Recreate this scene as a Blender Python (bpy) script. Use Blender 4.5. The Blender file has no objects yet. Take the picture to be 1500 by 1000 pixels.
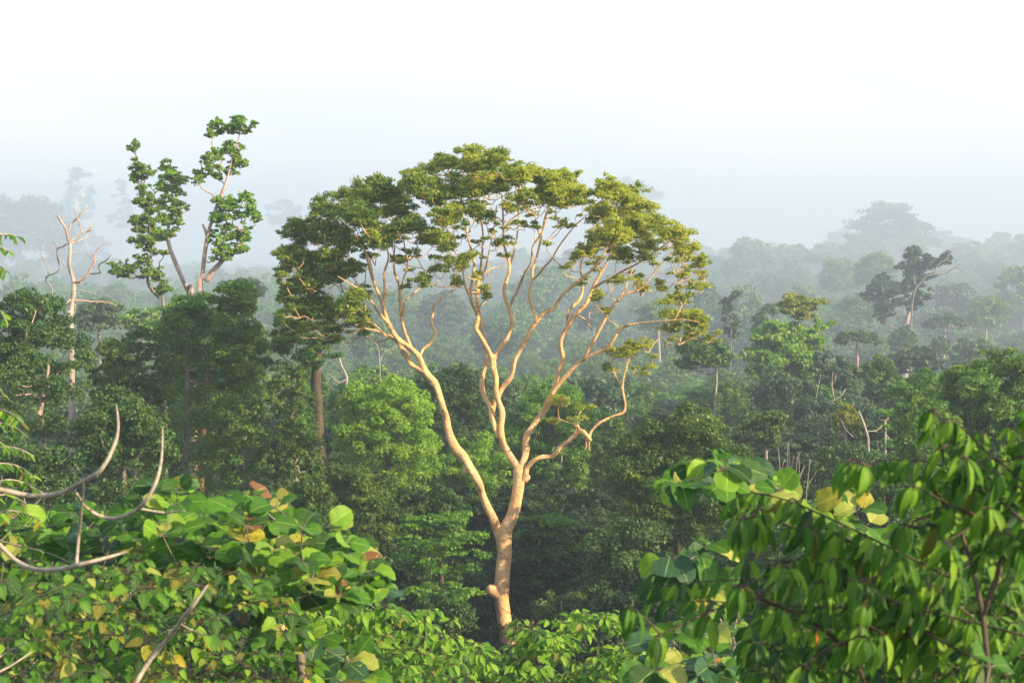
import bpy, bmesh, math
import numpy as np
from mathutils import Vector, Matrix, Quaternion

sc = bpy.context.scene
COL = sc.collection
rng = np.random.default_rng(11)
R = math.radians

# ------------------------------------------------------------------ camera
F = 2400.0                     # focal length in photo pixels (1500 wide)
CAMZ = 30.0
PITCH = math.atan(120 / F)     # horizon sits on row 380 of 1000
cam_d = bpy.data.cameras.new('camera')
cam_d.sensor_width = 36.0
cam_d.lens = 36.0 * F / 1500.0
cam_d.clip_start = 0.2
cam_d.clip_end = 12000
cam_d.dof.use_dof = True
cam_d.dof.focus_distance = 95.0
cam_d.dof.aperture_fstop = 5.2
cam = bpy.data.objects.new('camera', cam_d)
COL.objects.link(cam)
cam.location = (0, 0, CAMZ)
cam.rotation_euler = (math.pi / 2 - PITCH, 0, 0)
sc.camera = cam

# ------------------------------------------------------------------ light
SUN_EL, SUN_AZ = R(27), R(120)      # azimuth clockwise from +Y (north): sun stands behind the camera to the right
world = bpy.data.worlds.new("World")
sc.world = world
world.use_nodes = True
nt = world.node_tree
nt.nodes.clear()
N = nt.nodes.new
L = nt.links.new
out = N('ShaderNodeOutputWorld')
bg = N('ShaderNodeBackground')
sky = N('ShaderNodeTexSky')
sky.sky_type = 'NISHITA'
sky.sun_disc = False
sky.sun_elevation = SUN_EL
sky.sun_rotation = SUN_AZ
sky.air_density = 1.0
sky.dust_density = 2.0
tc = N('ShaderNodeTexCoord')
sep = N('ShaderNodeSeparateXYZ')
L(tc.outputs['Generated'], sep.inputs[0])
# a sheet of high white cloud / fog that thins overhead
mr = N('ShaderNodeMapRange')
mr.inputs['From Min'].default_value = 0.0
mr.inputs['From Max'].default_value = 0.6
mr.inputs['To Min'].default_value = 0.97
mr.inputs['To Max'].default_value = 0.22
L(sep.outputs['Z'], mr.inputs['Value'])
ns = N('ShaderNodeTexNoise')
ns.inputs['Scale'].default_value = 3.0
ns.inputs['Detail'].default_value = 5.0
ns.inputs['Roughness'].default_value = 0.5
mp = N('ShaderNodeMapping')
mp.inputs['Scale'].default_value = (1, 1, 3.0)
L(tc.outputs['Generated'], mp.inputs[0])
L(mp.outputs[0], ns.inputs['Vector'])
rp = N('ShaderNodeValToRGB')
rp.color_ramp.elements[0].position = 0.30
rp.color_ramp.elements[0].color = (4.5, 4.65, 5.0, 1)
rp.color_ramp.elements[1].position = 0.62
rp.color_ramp.elements[1].color = (6.3, 6.15, 6.1, 1)
L(ns.outputs['Fac'], rp.inputs[0])
mx = N('ShaderNodeMixRGB')
L(mr.outputs[0], mx.inputs[0])
L(sky.outputs[0], mx.inputs[1])
L(rp.outputs[0], mx.inputs[2])
L(mx.outputs[0], bg.inputs['Color'])
bg.inputs['Strength'].default_value = 0.122
L(bg.outputs[0], out.inputs[0])

sun_d = bpy.data.lights.new('sun', 'SUN')
sun_d.energy = 5.0
sun_d.angle = R(0.6)
sun_d.color = (1.0, 0.76, 0.46)
sun = bpy.data.objects.new('sun', sun_d)
COL.objects.link(sun)
to_sun = Vector((math.sin(SUN_AZ) * math.cos(SUN_EL), math.cos(SUN_AZ) * math.cos(SUN_EL), math.sin(SUN_EL)))
sun.rotation_euler = to_sun.to_track_quat('Z', 'Y').to_euler()
sun.location = (60, -60, 90)

sc.view_settings.view_transform = 'Standard'
sc.view_settings.look = 'None'
sc.view_settings.gamma = 1.0
sc.view_settings.exposure = 1.24
cy = sc.cycles
cy.use_denoising = True
cy.max_bounces = 6
cy.diffuse_bounces = 3
cy.glossy_bounces = 2
cy.transmission_bounces = 3
cy.volume_bounces = 3
cy.transparent_max_bounces = 4
cy.sample_clamp_indirect = 4.0

# ------------------------------------------------------------------ helpers
_cp, _sp = math.cos(PITCH), math.sin(PITCH)
def P(px, py, d):
    """World point seen at photo pixel (px, py) at distance d along the view axis."""
    x = (px - 750) / F * d
    v = (500 - py) / F * d
    return np.array((x, d * _cp + v * _sp, CAMZ - d * _sp + v * _cp))

def sstep(a, b, t):
    t = np.clip((t - a) / (b - a), 0, 1)
    return t * t * (3 - 2 * t)

def terrain(x, y):
    x = np.asarray(x, float); y = np.asarray(y, float)
    h = 2 + 15 * np.exp(-(np.maximum(y, 0) / 33) ** 2) + 3.5 * sstep(50, 95, y) + 3.5 * sstep(105, 170, y)
    h = h + 1.5 * np.sin(x / 37 + 1) * np.sin(y / 51) * sstep(40, 90, y)
    a = x / np.maximum(y, 40.0)                      # bearing
    right = sstep(-0.10, 0.10, a)
    h = h - 25 * sstep(175, 430, y)                  # beyond the near trees the valley drops
    h = h + right * 33 * sstep(800, 2700, y)         # the wooded slope climbs far on the right
    h = h + 26 * sstep(.08, .34, a) * sstep(1000, 2400, y)
    h = h + 5 * np.sin(x / 190 + 0.5) * np.cos(y / 310) * sstep(400, 1000, y)
    return h

def far_y(Y):
    """distances beyond the valley floor open out quickly"""
    return Y if Y <= 160 else min(3600, Y * (Y / 160) ** 1.45)

def prop(o, label=None, cat=None, group=None, kind=None):
    if label: o['label'] = label
    if cat: o['category'] = cat
    if group: o['group'] = group
    if kind: o['kind'] = kind
    return o

def empty(name, loc, label, cat, group=None):
    o = bpy.data.objects.new(name, None)
    o.empty_display_size = 0.5
    COL.objects.link(o)
    o.location = loc
    return prop(o, label, cat, group)

def link(name, me, parent=None, world_origin=True):
    o = bpy.data.objects.new(name, me)
    COL.objects.link(o)
    if parent is not None:
        o.parent = parent
        if world_origin:           # mesh is written in world coordinates
            o.location = -Vector(parent.location)
    return o

def np_mesh(name, verts, faces, mat, tint=None, smooth=False):
    """faces: (n,k) int array with k = 3 or 4"""
    me = bpy.data.meshes.new(name)
    n, k = faces.shape
    me.vertices.add(len(verts))
    me.vertices.foreach_set('co', np.ascontiguousarray(verts, dtype=np.float32).ravel())
    me.loops.add(n * k)
    me.loops.foreach_set('vertex_index', np.ascontiguousarray(faces, dtype=np.int32).ravel())
    me.polygons.add(n)
    me.polygons.foreach_set('loop_start', np.arange(0, n * k, k, dtype=np.int32))
    me.polygons.foreach_set('loop_total', np.full(n, k, dtype=np.int32))
    if tint is not None:
        at = me.attributes.new('tint', 'FLOAT', 'FACE')
        at.data.foreach_set('value', np.ascontiguousarray(tint, dtype=np.float32))
    me.materials.append(mat)
    me.update(calc_edges=True)
    if smooth:
        me.polygons.foreach_set('use_smooth', np.ones(n, dtype=bool))
    return me

# ------------------------------------------------------------------ materials
def new_mat(name):
    m = bpy.data.materials.new(name)
    m.use_nodes = True
    m.node_tree.nodes.clear()
    return m, m.node_tree.nodes.new, m.node_tree.links.new

def leaf_mat(name, dark, mid, light, trans=0.30, rough=0.5, spec=0.35):
    """foliage seen small: the colour comes from a per-leaf and per-clump tint"""
    m, N, L = new_mat(name)
    out = N('ShaderNodeOutputMaterial')
    at = N('ShaderNodeAttribute'); at.attribute_name = 'tint'
    rp = N('ShaderNodeValToRGB')
    e = rp.color_ramp.elements
    e[0].position = 0.05; e[0].color = (*dark, 1)
    e[1].position = 0.95; e[1].color = (*light, 1)
    q = e.new(0.5); q.color = (*mid, 1)
    oi = N('ShaderNodeObjectInfo'); sh = N('ShaderNodeMapRange'); sh.inputs['To Min'].default_value = -.16; sh.inputs['To Max'].default_value = .16
    L(oi.outputs['Random'], sh.inputs['Value']); sm = N('ShaderNodeMath'); sm.operation = 'ADD'; L(at.outputs['Fac'], sm.inputs[0]); L(sh.outputs[0], sm.inputs[1])
    L(sm.outputs[0], rp.inputs[0])
    pb = N('ShaderNodeBsdfPrincipled')
    pb.inputs['Roughness'].default_value = rough
    pb.inputs['Specular IOR Level'].default_value = spec
    L(rp.outputs[0], pb.inputs['Base Color'])
    tr = N('ShaderNodeBsdfTranslucent')
    hs = N('ShaderNodeHueSaturation')
    hs.inputs['Hue'].default_value = 0.49
    hs.inputs['Saturation'].default_value = 1.1
    hs.inputs['Value'].default_value = 1.5
    L(rp.outputs[0], hs.inputs['Color'])
    L(hs.outputs[0], tr.inputs['Color'])
    ms = N('ShaderNodeMixShader'); ms.inputs[0].default_value = trans
    L(pb.outputs[0], ms.inputs[1]); L(tr.outputs[0], ms.inputs[2])
    L(ms.outputs[0], out.inputs[0])
    return m

def bark_mat(name, c1, c2, scale=1.2, rough=0.75, patch=None, bump=0.35, stretch=0.35):
    m, N, L = new_mat(name)
    out = N('ShaderNodeOutputMaterial')
    tc = N('ShaderNodeTexCoord')
    mp = N('ShaderNodeMapping'); mp.inputs['Scale'].default_value = (scale, scale, scale * stretch)
    L(tc.outputs['Object'], mp.inputs[0])
    n1 = N('ShaderNodeTexNoise'); n1.inputs['Scale'].default_value = 1.6; n1.inputs['Detail'].default_value = 6; n1.inputs['Roughness'].default_value = 0.65
    L(mp.outputs[0], n1.inputs['Vector'])
    rp = N('ShaderNodeValToRGB')
    rp.color_ramp.elements[0].position = 0.36; rp.color_ramp.elements[0].color = (*c1, 1)
    rp.color_ramp.elements[1].position = 0.64; rp.color_ramp.elements[1].color = (*c2, 1)
    L(n1.outputs['Fac'], rp.inputs[0])
    col = rp.outputs[0]
    if patch:
        n2 = N('ShaderNodeTexNoise'); n2.inputs['Scale'].default_value = 1.3; n2.inputs['Detail'].default_value = 7; n2.inputs['Roughness'].default_value = .7
        L(tc.outputs['Object'], n2.inputs['Vector'])
        r2 = N('ShaderNodeValToRGB')
        r2.color_ramp.elements[0].position = 0.47; r2.color_ramp.elements[0].color = (0, 0, 0, 1)
        r2.color_ramp.elements[1].position = 0.66; r2.color_ramp.elements[1].color = (1, 1, 1, 1)
        L(n2.outputs['Fac'], r2.inputs[0])
        mx = N('ShaderNodeMixRGB'); L(r2.outputs[0], mx.inputs[0]); L(col, mx.inputs[1]); mx.inputs[2].default_value = (*patch, 1)
        col = mx.outputs[0]
    pb = N('ShaderNodeBsdfPrincipled'); pb.inputs['Roughness'].default_value = rough
    pb.inputs['Specular IOR Level'].default_value = 0.25
    L(col, pb.inputs['Base Color'])
    n3 = N('ShaderNodeTexNoise'); n3.inputs['Scale'].default_value = 6 * scale; n3.inputs['Detail'].default_value = 5
    L(tc.outputs['Object'], n3.inputs['Vector'])
    bp = N('ShaderNodeBump'); bp.inputs['Strength'].default_value = bump; bp.inputs['Distance'].default_value = 0.10
    L(n3.outputs['Fac'], bp.inputs['Height']); L(bp.outputs[0], pb.inputs['Normal'])
    L(pb.outputs[0], out.inputs[0])
    return m

LM = {
 'dark':   leaf_mat('leaf_dark_green',   (0.027, 0.077, 0.015), (0.053, 0.125, 0.022), (0.100, 0.188, 0.035), .22),
 'mid':    leaf_mat('leaf_mid_green',    (0.043, 0.115, 0.016), (0.092, 0.203, 0.024), (0.169, 0.297, 0.038), .28),
 'bright': leaf_mat('leaf_bright_green', (0.037, 0.121, 0.014), (0.098, 0.247, 0.021), (0.230, 0.402, 0.034), .36),
 'olive':  leaf_mat('leaf_olive_green', (.032, .085, .012), (.072, .150, .018), (.170, .250, .028), .3),
 'yellow': leaf_mat('leaf_yellow_green', (0.072, 0.132, 0.017), (0.162, 0.216, 0.024), (0.288, 0.312, 0.036), .34),
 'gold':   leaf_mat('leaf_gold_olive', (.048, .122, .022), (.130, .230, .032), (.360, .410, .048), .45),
 'shade':  leaf_mat('leaf_shade_green', (.014, .042, .010), (.026, .066, .014), (.050, .105, .020), .2),  # undergrowth leaves coloured darker, shade between the crowns painted in
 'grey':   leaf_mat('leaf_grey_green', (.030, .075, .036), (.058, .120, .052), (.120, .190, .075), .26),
 'fresh':  leaf_mat('leaf_fresh_green',  (0.043, 0.126, 0.017), (0.096, 0.228, 0.024), (0.168, 0.336, 0.041), .36),
}
 
BM = {
 'main':  bark_mat('bark_smooth_pale', (.56, .32, .13), (.82, .54, .26), 1.3, .65, patch=(.42, .29, .18), bump=.9, stretch=.22),
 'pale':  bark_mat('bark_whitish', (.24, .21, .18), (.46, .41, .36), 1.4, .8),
 'grey':  bark_mat('bark_grey', (.12, .105, .09), (.27, .24, .21), 1.6, .85),
 'red':   bark_mat('bark_reddish_brown', (.20, .10, .055), (.36, .20, .12), 1.6, .85),
 'dark':  bark_mat('bark_dark_brown', (.045, .036, .026), (.11, .09, .065), 1.6, .9),
 'pink':  bark_mat('bark_pinkish_grey', (.30, .20, .17), (.50, .38, .33), 1.2, .8),
 'twig':  bark_mat('bark_pale_twig', (.22, .19, .15), (.42, .38, .31), 9.0, .85, bump=.2),
}

# ------------------------------------------------------------------ tubes (trunks, limbs, twigs)
def catmull(pts, rad, step):
    pts = np.asarray(pts, float); rad = np.asarray(rad, float)
    n = len(pts)
    if n == 2:
        pts = np.array([pts[0], (pts[0] + pts[1]) / 2, pts[1]]); rad = np.array([rad[0], (rad[0] + rad[1]) / 2, rad[1]]); n = 3
    pp = np.vstack([2 * pts[0] - pts[1], pts, 2 * pts[-1] - pts[-2]])
    op, orr = [], []
    for i in range(n - 1):
        p0, p1, p2, p3 = pp[i:i + 4]
        k = max(2, int(np.linalg.norm(p2 - p1) / step))
        t = np.linspace(0, 1, k, endpoint=False)[:, None]
        op.append(0.5 * (2 * p1 + (p2 - p0) * t + (2 * p0 - 5 * p1 + 4 * p2 - p3) * t ** 2 + (3 * p1 - p0 - 3 * p2 + p3) * t ** 3))
        orr.append((rad[i] + (rad[i + 1] - rad[i]) * t[:, 0]))
    op.append(pts[-1:]); orr.append(rad[-1:])
    return np.vstack(op), np.concatenate(orr)

class Tubes:
    def __init__(self): self.v = []; self.f = []; self.caps = []; self.n = 0
    def add(self, pts, rad, sides=8, step=1.0, bump=0.0, smooth=True):
        if smooth: p, r = catmull(pts, rad, step)
        else: p, r = np.asarray(pts, float), np.asarray(rad, float)
        m = len(p)
        t = np.gradient(p, axis=0); t /= np.linalg.norm(t, axis=1)[:, None] + 1e-9
        ref = np.array((0.0, 1.0, 0.0)) if abs(t[0][1]) < .9 else np.array((1.0, 0, 0))
        u = np.cross(t, ref); u /= np.linalg.norm(u, axis=1)[:, None] + 1e-9
        w = np.cross(t, u)
        a = np.linspace(0, 2 * math.pi, sides, endpoint=False)
        rr = r[:, None] * np.ones(sides)[None]
        if bump:
            ph = rng.uniform(0, 6.28, 4)
            s = np.cumsum(np.r_[0, np.linalg.norm(np.diff(p, axis=0), axis=1)])[:, None] / (r.mean() * 4 + 1e-6)
            rr = rr * (1 + bump * (np.sin(s * 1.1 + ph[0] + a * 2) + .7 * np.sin(s * 2.3 + ph[1] - a * 3) + .5 * np.sin(s * .5 + ph[2] + a)))
        ring = p[:, None] + rr[..., None] * (np.cos(a)[None, :, None] * u[:, None] + np.sin(a)[None, :, None] * w[:, None])
        base = self.n
        self.v.append(ring.reshape(-1, 3))
        i = np.arange(m - 1)[:, None] * sides; j = np.arange(sides)[None]; jn = (j + 1) % sides
        self.f.append(np.stack([i + j, i + jn, i + sides + jn, i + sides + j], -1).reshape(-1, 4) + base)
        self.v.append(np.array([p[0] - t[0] * r[0] * .4, p[-1] + t[-1] * r[-1] * .6]))
        ks = np.arange(sides); kn = (ks + 1) % sides; e = (m - 1) * sides
        self.caps.append(np.stack([kn + base, ks + base, np.full(sides, base + m * sides)], -1))
        self.caps.append(np.stack([ks + e + base, kn + e + base, np.full(sides, base + m * sides + 1)], -1))
        self.n += m * sides + 2
        return p
    def mesh(self, name, mat):
        v = np.vstack(self.v); q = np.vstack(self.f)
        c = np.vstack(self.caps)
        me = bpy.data.meshes.new(name)
        me.vertices.add(len(v)); me.vertices.foreach_set('co', v.astype(np.float32).ravel())
        loops = np.concatenate([q.ravel(), c.ravel()]).astype(np.int32)
        me.loops.add(len(loops)); me.loops.foreach_set('vertex_index', loops)
        tot = np.concatenate([np.full(len(q), 4), np.full(len(c), 3)]).astype(np.int32)
        st = np.concatenate([[0], np.cumsum(tot)[:-1]]).astype(np.int32)
        me.polygons.add(len(tot)); me.polygons.foreach_set('loop_start', st); me.polygons.foreach_set('loop_total', tot)
        me.materials.append(mat); me.update(calc_edges=True)
        me.polygons.foreach_set('use_smooth', np.ones(len(tot), dtype=bool))
        return me

# ------------------------------------------------------------------ foliage made of leaf-sized faces
def unit(v):
    return v / (np.linalg.norm(v, axis=1)[:, None] + 1e-9)

def clump_leaves(c, r, n_leaf, size, puff=0.38, up=0.5, flat=1.0, hollow=.72, npuff=None, tint0=0.5):
    """leaves of one clump: an ellipsoid (centre c, radii r) carrying smaller puffs over its upper and outer shell"""
    c = np.asarray(c, float); r = np.asarray(r, float)
    k = npuff or int(rng.integers(9, 16))
    d = unit(rng.normal(size=(k, 3)))
    d[:, 2] = np.abs(d[:, 2]) * 1.0 - rng.uniform(0, .75, k)
    d = unit(d)
    pc = c + d * r * rng.uniform(.45, .80, k)[:, None]
    pr = r[None] * puff * rng.uniform(.6, 1.35, k)[:, None]
    pr[:, 2] *= flat
    w = (pr[:, 0] * pr[:, 1]); w /= w.sum()
    idx = rng.choice(k, n_leaf, p=w)
    e = unit(rng.normal(size=(n_leaf, 3)))
    low = e[:, 2] < -.15
    e[low, 2] *= -rng.uniform(-.6, 1, low.sum())
    e = unit(e)
    pos = pc[idx] + e * pr[idx] * rng.uniform(hollow, 1.12, n_leaf)[:, None]
    nrm = unit(e * .8 + np.array((0, 0, up * .7)) + rng.normal(size=(n_leaf, 3)) * .5)
    pt = rng.normal(0, .13, k)
    tint = tint0 + pt[idx] + rng.normal(0, .13, n_leaf)
    return pos, nrm, tint

class Crown:
    def __init__(self): self.p = []; self.n = []; self.t = []; self.s = []
    def clump(self, c, r, n_leaf, size, **k):
        p, n, t = clump_leaves(c, r, n_leaf, size, **k)
        self.p.append(p); self.n.append(n); self.t.append(t); self.s.append(np.full(len(p), size))
    def mesh(self, name, mat, ratio=.5, tri=False):
        p = np.vstack(self.p); n = np.vstack(self.n); s = np.concatenate(self.s)
        v, f = leaf_quads(p, n, s, ratio, tri)
        t = np.concatenate(self.t)
        return np_mesh(name, v, f, mat, np.clip(t, 0, 1))

def leaf_quads(p, n, s, ratio, tri):
    m = len(p)
    a = unit(np.cross(n, rng.normal(size=(m, 3))))
    a = unit(a + np.array((0, 0, -.35)))
    b = unit(np.cross(n, a))
    s = (s * rng.uniform(.65, 1.35, m))[:, None]
    if tri:
        v = np.stack([p - a * s * .5 - b * s * ratio * .7, p - a * s * .5 + b * s * ratio * .7, p + a * s * .6], 1)
        return v.reshape(-1, 3), np.arange(m * 3).reshape(m, 3)
    v = np.stack([p - a * s * .5, p + b * s * ratio * .5 - n * s * .08, p + a * s * .5, p - b * s * ratio * .5 - n * s * .08], 1)
    return v.reshape(-1, 3), np.arange(m * 4).reshape(m, 4)

def grow(nodes, targets, r0, r_tip, sides, step, tubes, wob=.06, down=2.0, root=None):
    """join every clump to the nearest part of the skeleton below it, nearest first; returns nothing, fills tubes"""
    nodes = [np.asarray(q, float) for q in nodes]
    arr = np.array(nodes)
    root = arr[0] if root is None else np.asarray(root)
    order = np.argsort([np.linalg.norm(t - root) for t in targets])
    for o in order:
        t = np.asarray(targets[o], float)
        d = t - arr
        dist = np.linalg.norm(d, axis=1) + np.maximum(-d[:, 2], 0) * down + .15 * np.linalg.norm(arr - root, axis=1)
        s = arr[int(np.argmin(dist))]
        ln = np.linalg.norm(t - s)
        if ln < 1e-3: continue
        n = 4
        k = np.linspace(0, 1, n + 1)[:, None]
        path = s + (t - s) * k
        path[:, 2] += (-np.sin(k[:, 0] * math.pi)) * ln * .10          # leaves the limb low, then bends up
        path[1:-1] += rng.normal(size=(n - 1, 3)) * ln * wob
        rr = r_tip + (min(r0, r_tip + ln * .011) - r_tip) * (1 - k[:, 0])
        tubes.add(path, rr, sides=sides, step=step)
        arr = np.vstack([arr, path[1:]])

used_labels = {}
TREES = []
def tree(label, x0, x1, yt, yb, Y, style='dome', leaf='mid', bark='grey', name='broadleaf_tree', cat='tree', group=None,
         dens=1.0, lean=0.0, trunk_px=None, tr=None, size=None, depth=None, limbs=5, nclump=None, tint=.5, base=None, clumps=None, skirt=None):
    """a whole tree whose crown spans photo columns x0..x1 and rows yt..yb at distance Y"""
    if skirt is None: skirt = style in ('dome', 'column') and Y < 160
    Y = far_y(Y)
    c = P((x0 + x1) / 2, (yt + yb) / 2, Y)
    rx = (x1 - x0) / 2 / F * Y
    rz = (yb - yt) / 2 / F * Y
    ry = depth or rx * .9
    gx, gy = c[0] - lean * rx, c[1]
    gz = float(terrain(gx, gy)) - .3
    if base is not None: gx, gy = base
    px = Y / F                                    # metres per photo pixel
    size = size or (max(.20, 3.6 * px) if Y < 160 else 4.2 * px)
    tri = Y > 170
    cr = Crown()
    cl = []
    if style == 'dome':
        k = nclump or int(np.clip(26 * dens, 10, 60))
        for i in range(k):
            u = (i + .5) / k
            z = 1 - 1.55 * u                      # from the top down past the equator
            ph = i * 2.39996 + rng.uniform(-.4, .4)
            h = math.sqrt(max(0, 1 - z * z))
            q = rng.uniform(.62, .82)
            pr = rng.uniform(.24, .38) * math.sqrt(26 / k)
            cl.append((c + np.array((rx * q * h * math.cos(ph), ry * q * h * math.sin(ph), rz * q * z)), np.array((rx, ry, min(rz, rx) * .85)) * pr))
        cl.append((c, np.array((rx, ry, rz)) * .55))
    elif style == 'umbrella':
        k = nclump or int(18 * dens)
        for i in range(k):
            a = i * 2.39996; q = math.sqrt((i + .5) / k)
            z = rz * (1 - q * q) * 1.0 - rz * .25 + rng.uniform(-.1, .1) * rz
            cl.append((c + np.array((rx * .85 * q * math.cos(a), ry * .85 * q * math.sin(a), z)), np.array((rx * .26, ry * .26, max(rz * .32, rx * .10))) * rng.uniform(.8, 1.25)))
    elif style == 'tier':
        lv = max(3, int((yb - yt) / 22))
        for t in range(lv):
            z = rz - 2 * rz * (t + .5) / lv
            w = math.sqrt(max(.15, 1 - ((t + .3) / lv - .45) ** 2 * 2.4))
            for i in range(int(8 * dens) + 2):
                a = rng.uniform(0, 6.28); q = math.sqrt(rng.uniform(.05, 1))
                cl.append((c + np.array((rx * .85 * w * q * math.cos(a), ry * .85 * w * q * math.sin(a), z + rng.uniform(-.4, .4) * rz / lv - q * rz * .10)),
                           np.array((rx * .25, ry * .25, rx * .055 + .1)) * rng.uniform(.8, 1.3)))
    elif style == 'open':
        k = nclump or int(22 * dens)
        for i in range(k):
            d = unit(rng.normal(size=(1, 3)))[0]; d[2] = d[2] * .9 + .1
            q = rng.uniform(.45, .85)
            cl.append((c + d * q * np.array((rx, ry, rz)), np.array((rx * .27, ry * .27, min(rx, rz) * .24)) * rng.uniform(.7, 1.25)))
    elif style == 'column':
        k = nclump or int(24 * dens)
        for i in range(k):
            z = 1 - 2 * (i + .5) / k
            w = .45 + .5 * math.sqrt(max(0, 1 - abs(z) ** 2.5))
            a = rng.uniform(0, 6.28); q = rng.uniform(.35, .75)
            cl.append((c + np.array((rx * w * q * math.cos(a), ry * w * q * math.sin(a), rz * z * .9)), np.array((rx * .42, ry * .42, rx * .34)) * rng.uniform(.75, 1.2)))
    if clumps:                                     # traced clumps: (px, py, rx, ry[, depth offset])
        for q in clumps:
            oy = q[4] if len(q) > 4 else rng.uniform(-.3, .3) * rx
            cc = P(q[0], q[1], Y + oy)
            R3 = np.array((q[2] * 1.15 / F * Y, q[2] / F * Y, q[3] * 1.3 / F * Y))
            for _ in range(15):                    # loose tufts rather than one ball
                cl.append((cc + unit(rng.normal(size=(1, 3)))[0] * rng.uniform(.2, 1.12) * R3, R3[0] * rng.uniform(.18, .46) * np.array((1, 1, .85))))
    area = sum(r[0] * (r[2] + r[1] * .6) for _, r in cl)
    for cc, r in cl:
        a = r[0] * (r[2] + r[1] * .6) * 3.4
        n = int(np.clip(dens * a / (size * size * .5) * 2.3, 40, 9000))
        thin = style in ('open', 'tier', 'umbrella')
        tt_ = tint + rng.normal(0, .10)
        cr.clump(cc, r, n, size, flat=.95 if thin else 1.0, tint0=tt_, hollow=.4 if thin else .75, puff=.42 if thin else .36)
    if skirt:                                      # climbers and lower boughs hang from the crown down to the undergrowth
        zb = c[2] - rz * .5
        lv = int(max(0, (zb - gz - 1)) / (rx * .30)) + 1
        for t in range(min(lv, 6)):
            z = zb - (t + .3) * (zb - gz - 1) / min(lv, 9)
            for i in range(7):
                a = (i + rng.random()) * .9 + t * .4; q = rx * (.72 - .2 * t / 9) * rng.uniform(.55, 1)
                rr_ = rx * rng.uniform(.24, .36)
                cr.clump(np.array((c[0] + q * math.cos(a), c[1] + q * math.sin(a), z + rng.uniform(-.2, .2) * rx)), np.array((rr_, rr_, rr_ * .9)),
                         int(np.clip(rr_ * rr_ * 11 / (size * size), 40, 1500)), size, tint0=tint + rng.normal(0, .10), hollow=.75, puff=.36)
    root = empty(name, (gx, gy, gz), label, cat, group)
    link('crown', cr.mesh('crown', LM[leaf], ratio=.55, tri=tri), root)
    T = Tubes()
    tr = tr or max(.16, min(.55, rx * .07))
    sides = 8 if Y < 170 else 5
    nodes = []
    if trunk_px:
        pts = [P(a, b, Y + (q[0] if q else 0)) for a, b, _, *q in trunk_px]
        rad = [(.66 if Y < 160 else .55) * w / F * Y for _, _, w, *q in trunk_px]
        if pts[0][2] > gz + .5:
            pts = [np.array((gx if base is not None else pts[0][0], pts[0][1], gz - .2))] + pts; rad = [rad[0] * 1.2] + rad
        p = T.add(pts, rad, sides=sides, step=.8, bump=.06)
        nodes = [q for q in p if q[2] > c[2] - rz * 1.3] or [p[-1]]
    else:
        bot = np.array((gx, gy, gz)); top = c + np.array((0, 0, rz * .25)); mid = bot * .5 + (c - np.array((0, 0, rz))) * .5 + np.array((rng.uniform(-.05, .05) * rx, rng.uniform(-.05, .05) * rx, 0))
        low = c - np.array((0, 0, rz * .75))
        if low[2] < gz + 1.0: low = c.copy(); mid = bot * .5 + low * .5
        p = T.add([bot, mid, low, top], [tr * 1.25, tr, tr * .8, tr * .3], sides=sides, step=1.0, bump=.06)
        nodes = [q for q in p if q[2] > c[2] - rz * .95]
    link('trunk', T.mesh('trunk', BM[bark]), root)
    if limbs and Y < 650:
        B = Tubes()
        grow(nodes, [q[0] for q in cl], tr * .55, max(.02, .8 * px), 5 if Y < 170 else 4, 1.2, B, root=nodes[0])
        prop(link('twigs', B.mesh('twigs', BM[bark]), root), kind='stuff')
    TREES.append(root)
    return root

# ------------------------------------------------------------------ ground: one sheet to the horizon
m, N_, L_ = new_mat('forest_floor')
o_ = N_('ShaderNodeOutputMaterial'); pb = N_('ShaderNodeBsdfPrincipled'); pb.inputs['Roughness'].default_value = .95
nn = N_('ShaderNodeTexNoise'); nn.inputs['Scale'].default_value = .35; nn.inputs['Detail'].default_value = 8
tcn = N_('ShaderNodeTexCoord'); L_(tcn.outputs['Object'], nn.inputs['Vector'])
rr = N_('ShaderNodeValToRGB'); rr.color_ramp.elements[0].position = .4; rr.color_ramp.elements[0].color = (.030, .026, .014, 1)
rr.color_ramp.elements[1].position = .6; rr.color_ramp.elements[1].color = (.024, .045, .014, 1)
L_(nn.outputs['Fac'], rr.inputs[0]); L_(rr.outputs[0], pb.inputs['Base Color']); L_(pb.outputs[0], o_.inputs[0])
FLOOR = m
def warp(n, far):
    t = np.linspace(-1, 1, n)
    return np.sign(t) * (np.abs(t) ** 2.6) * far
gx_ = warp(150, 6500); gy_ = warp(150, 6500)
X, Y_ = np.meshgrid(gx_, gy_)
Z = terrain(X, Y_) + .25 * np.sin(X * .7) * np.sin(Y_ * .6)
v = np.stack([X, Y_, Z], -1).reshape(-1, 3)
i, j = np.meshgrid(np.arange(149), np.arange(149))
b_ = (j * 150 + i).ravel()
f = np.stack([b_, b_ + 1, b_ + 151, b_ + 150], -1)
g = link('ground', np_mesh('ground', v, f, FLOOR, smooth=True))
prop(g, 'dark forest floor falling away below the trees and rising into wooded slopes', kind='structure')

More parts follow.
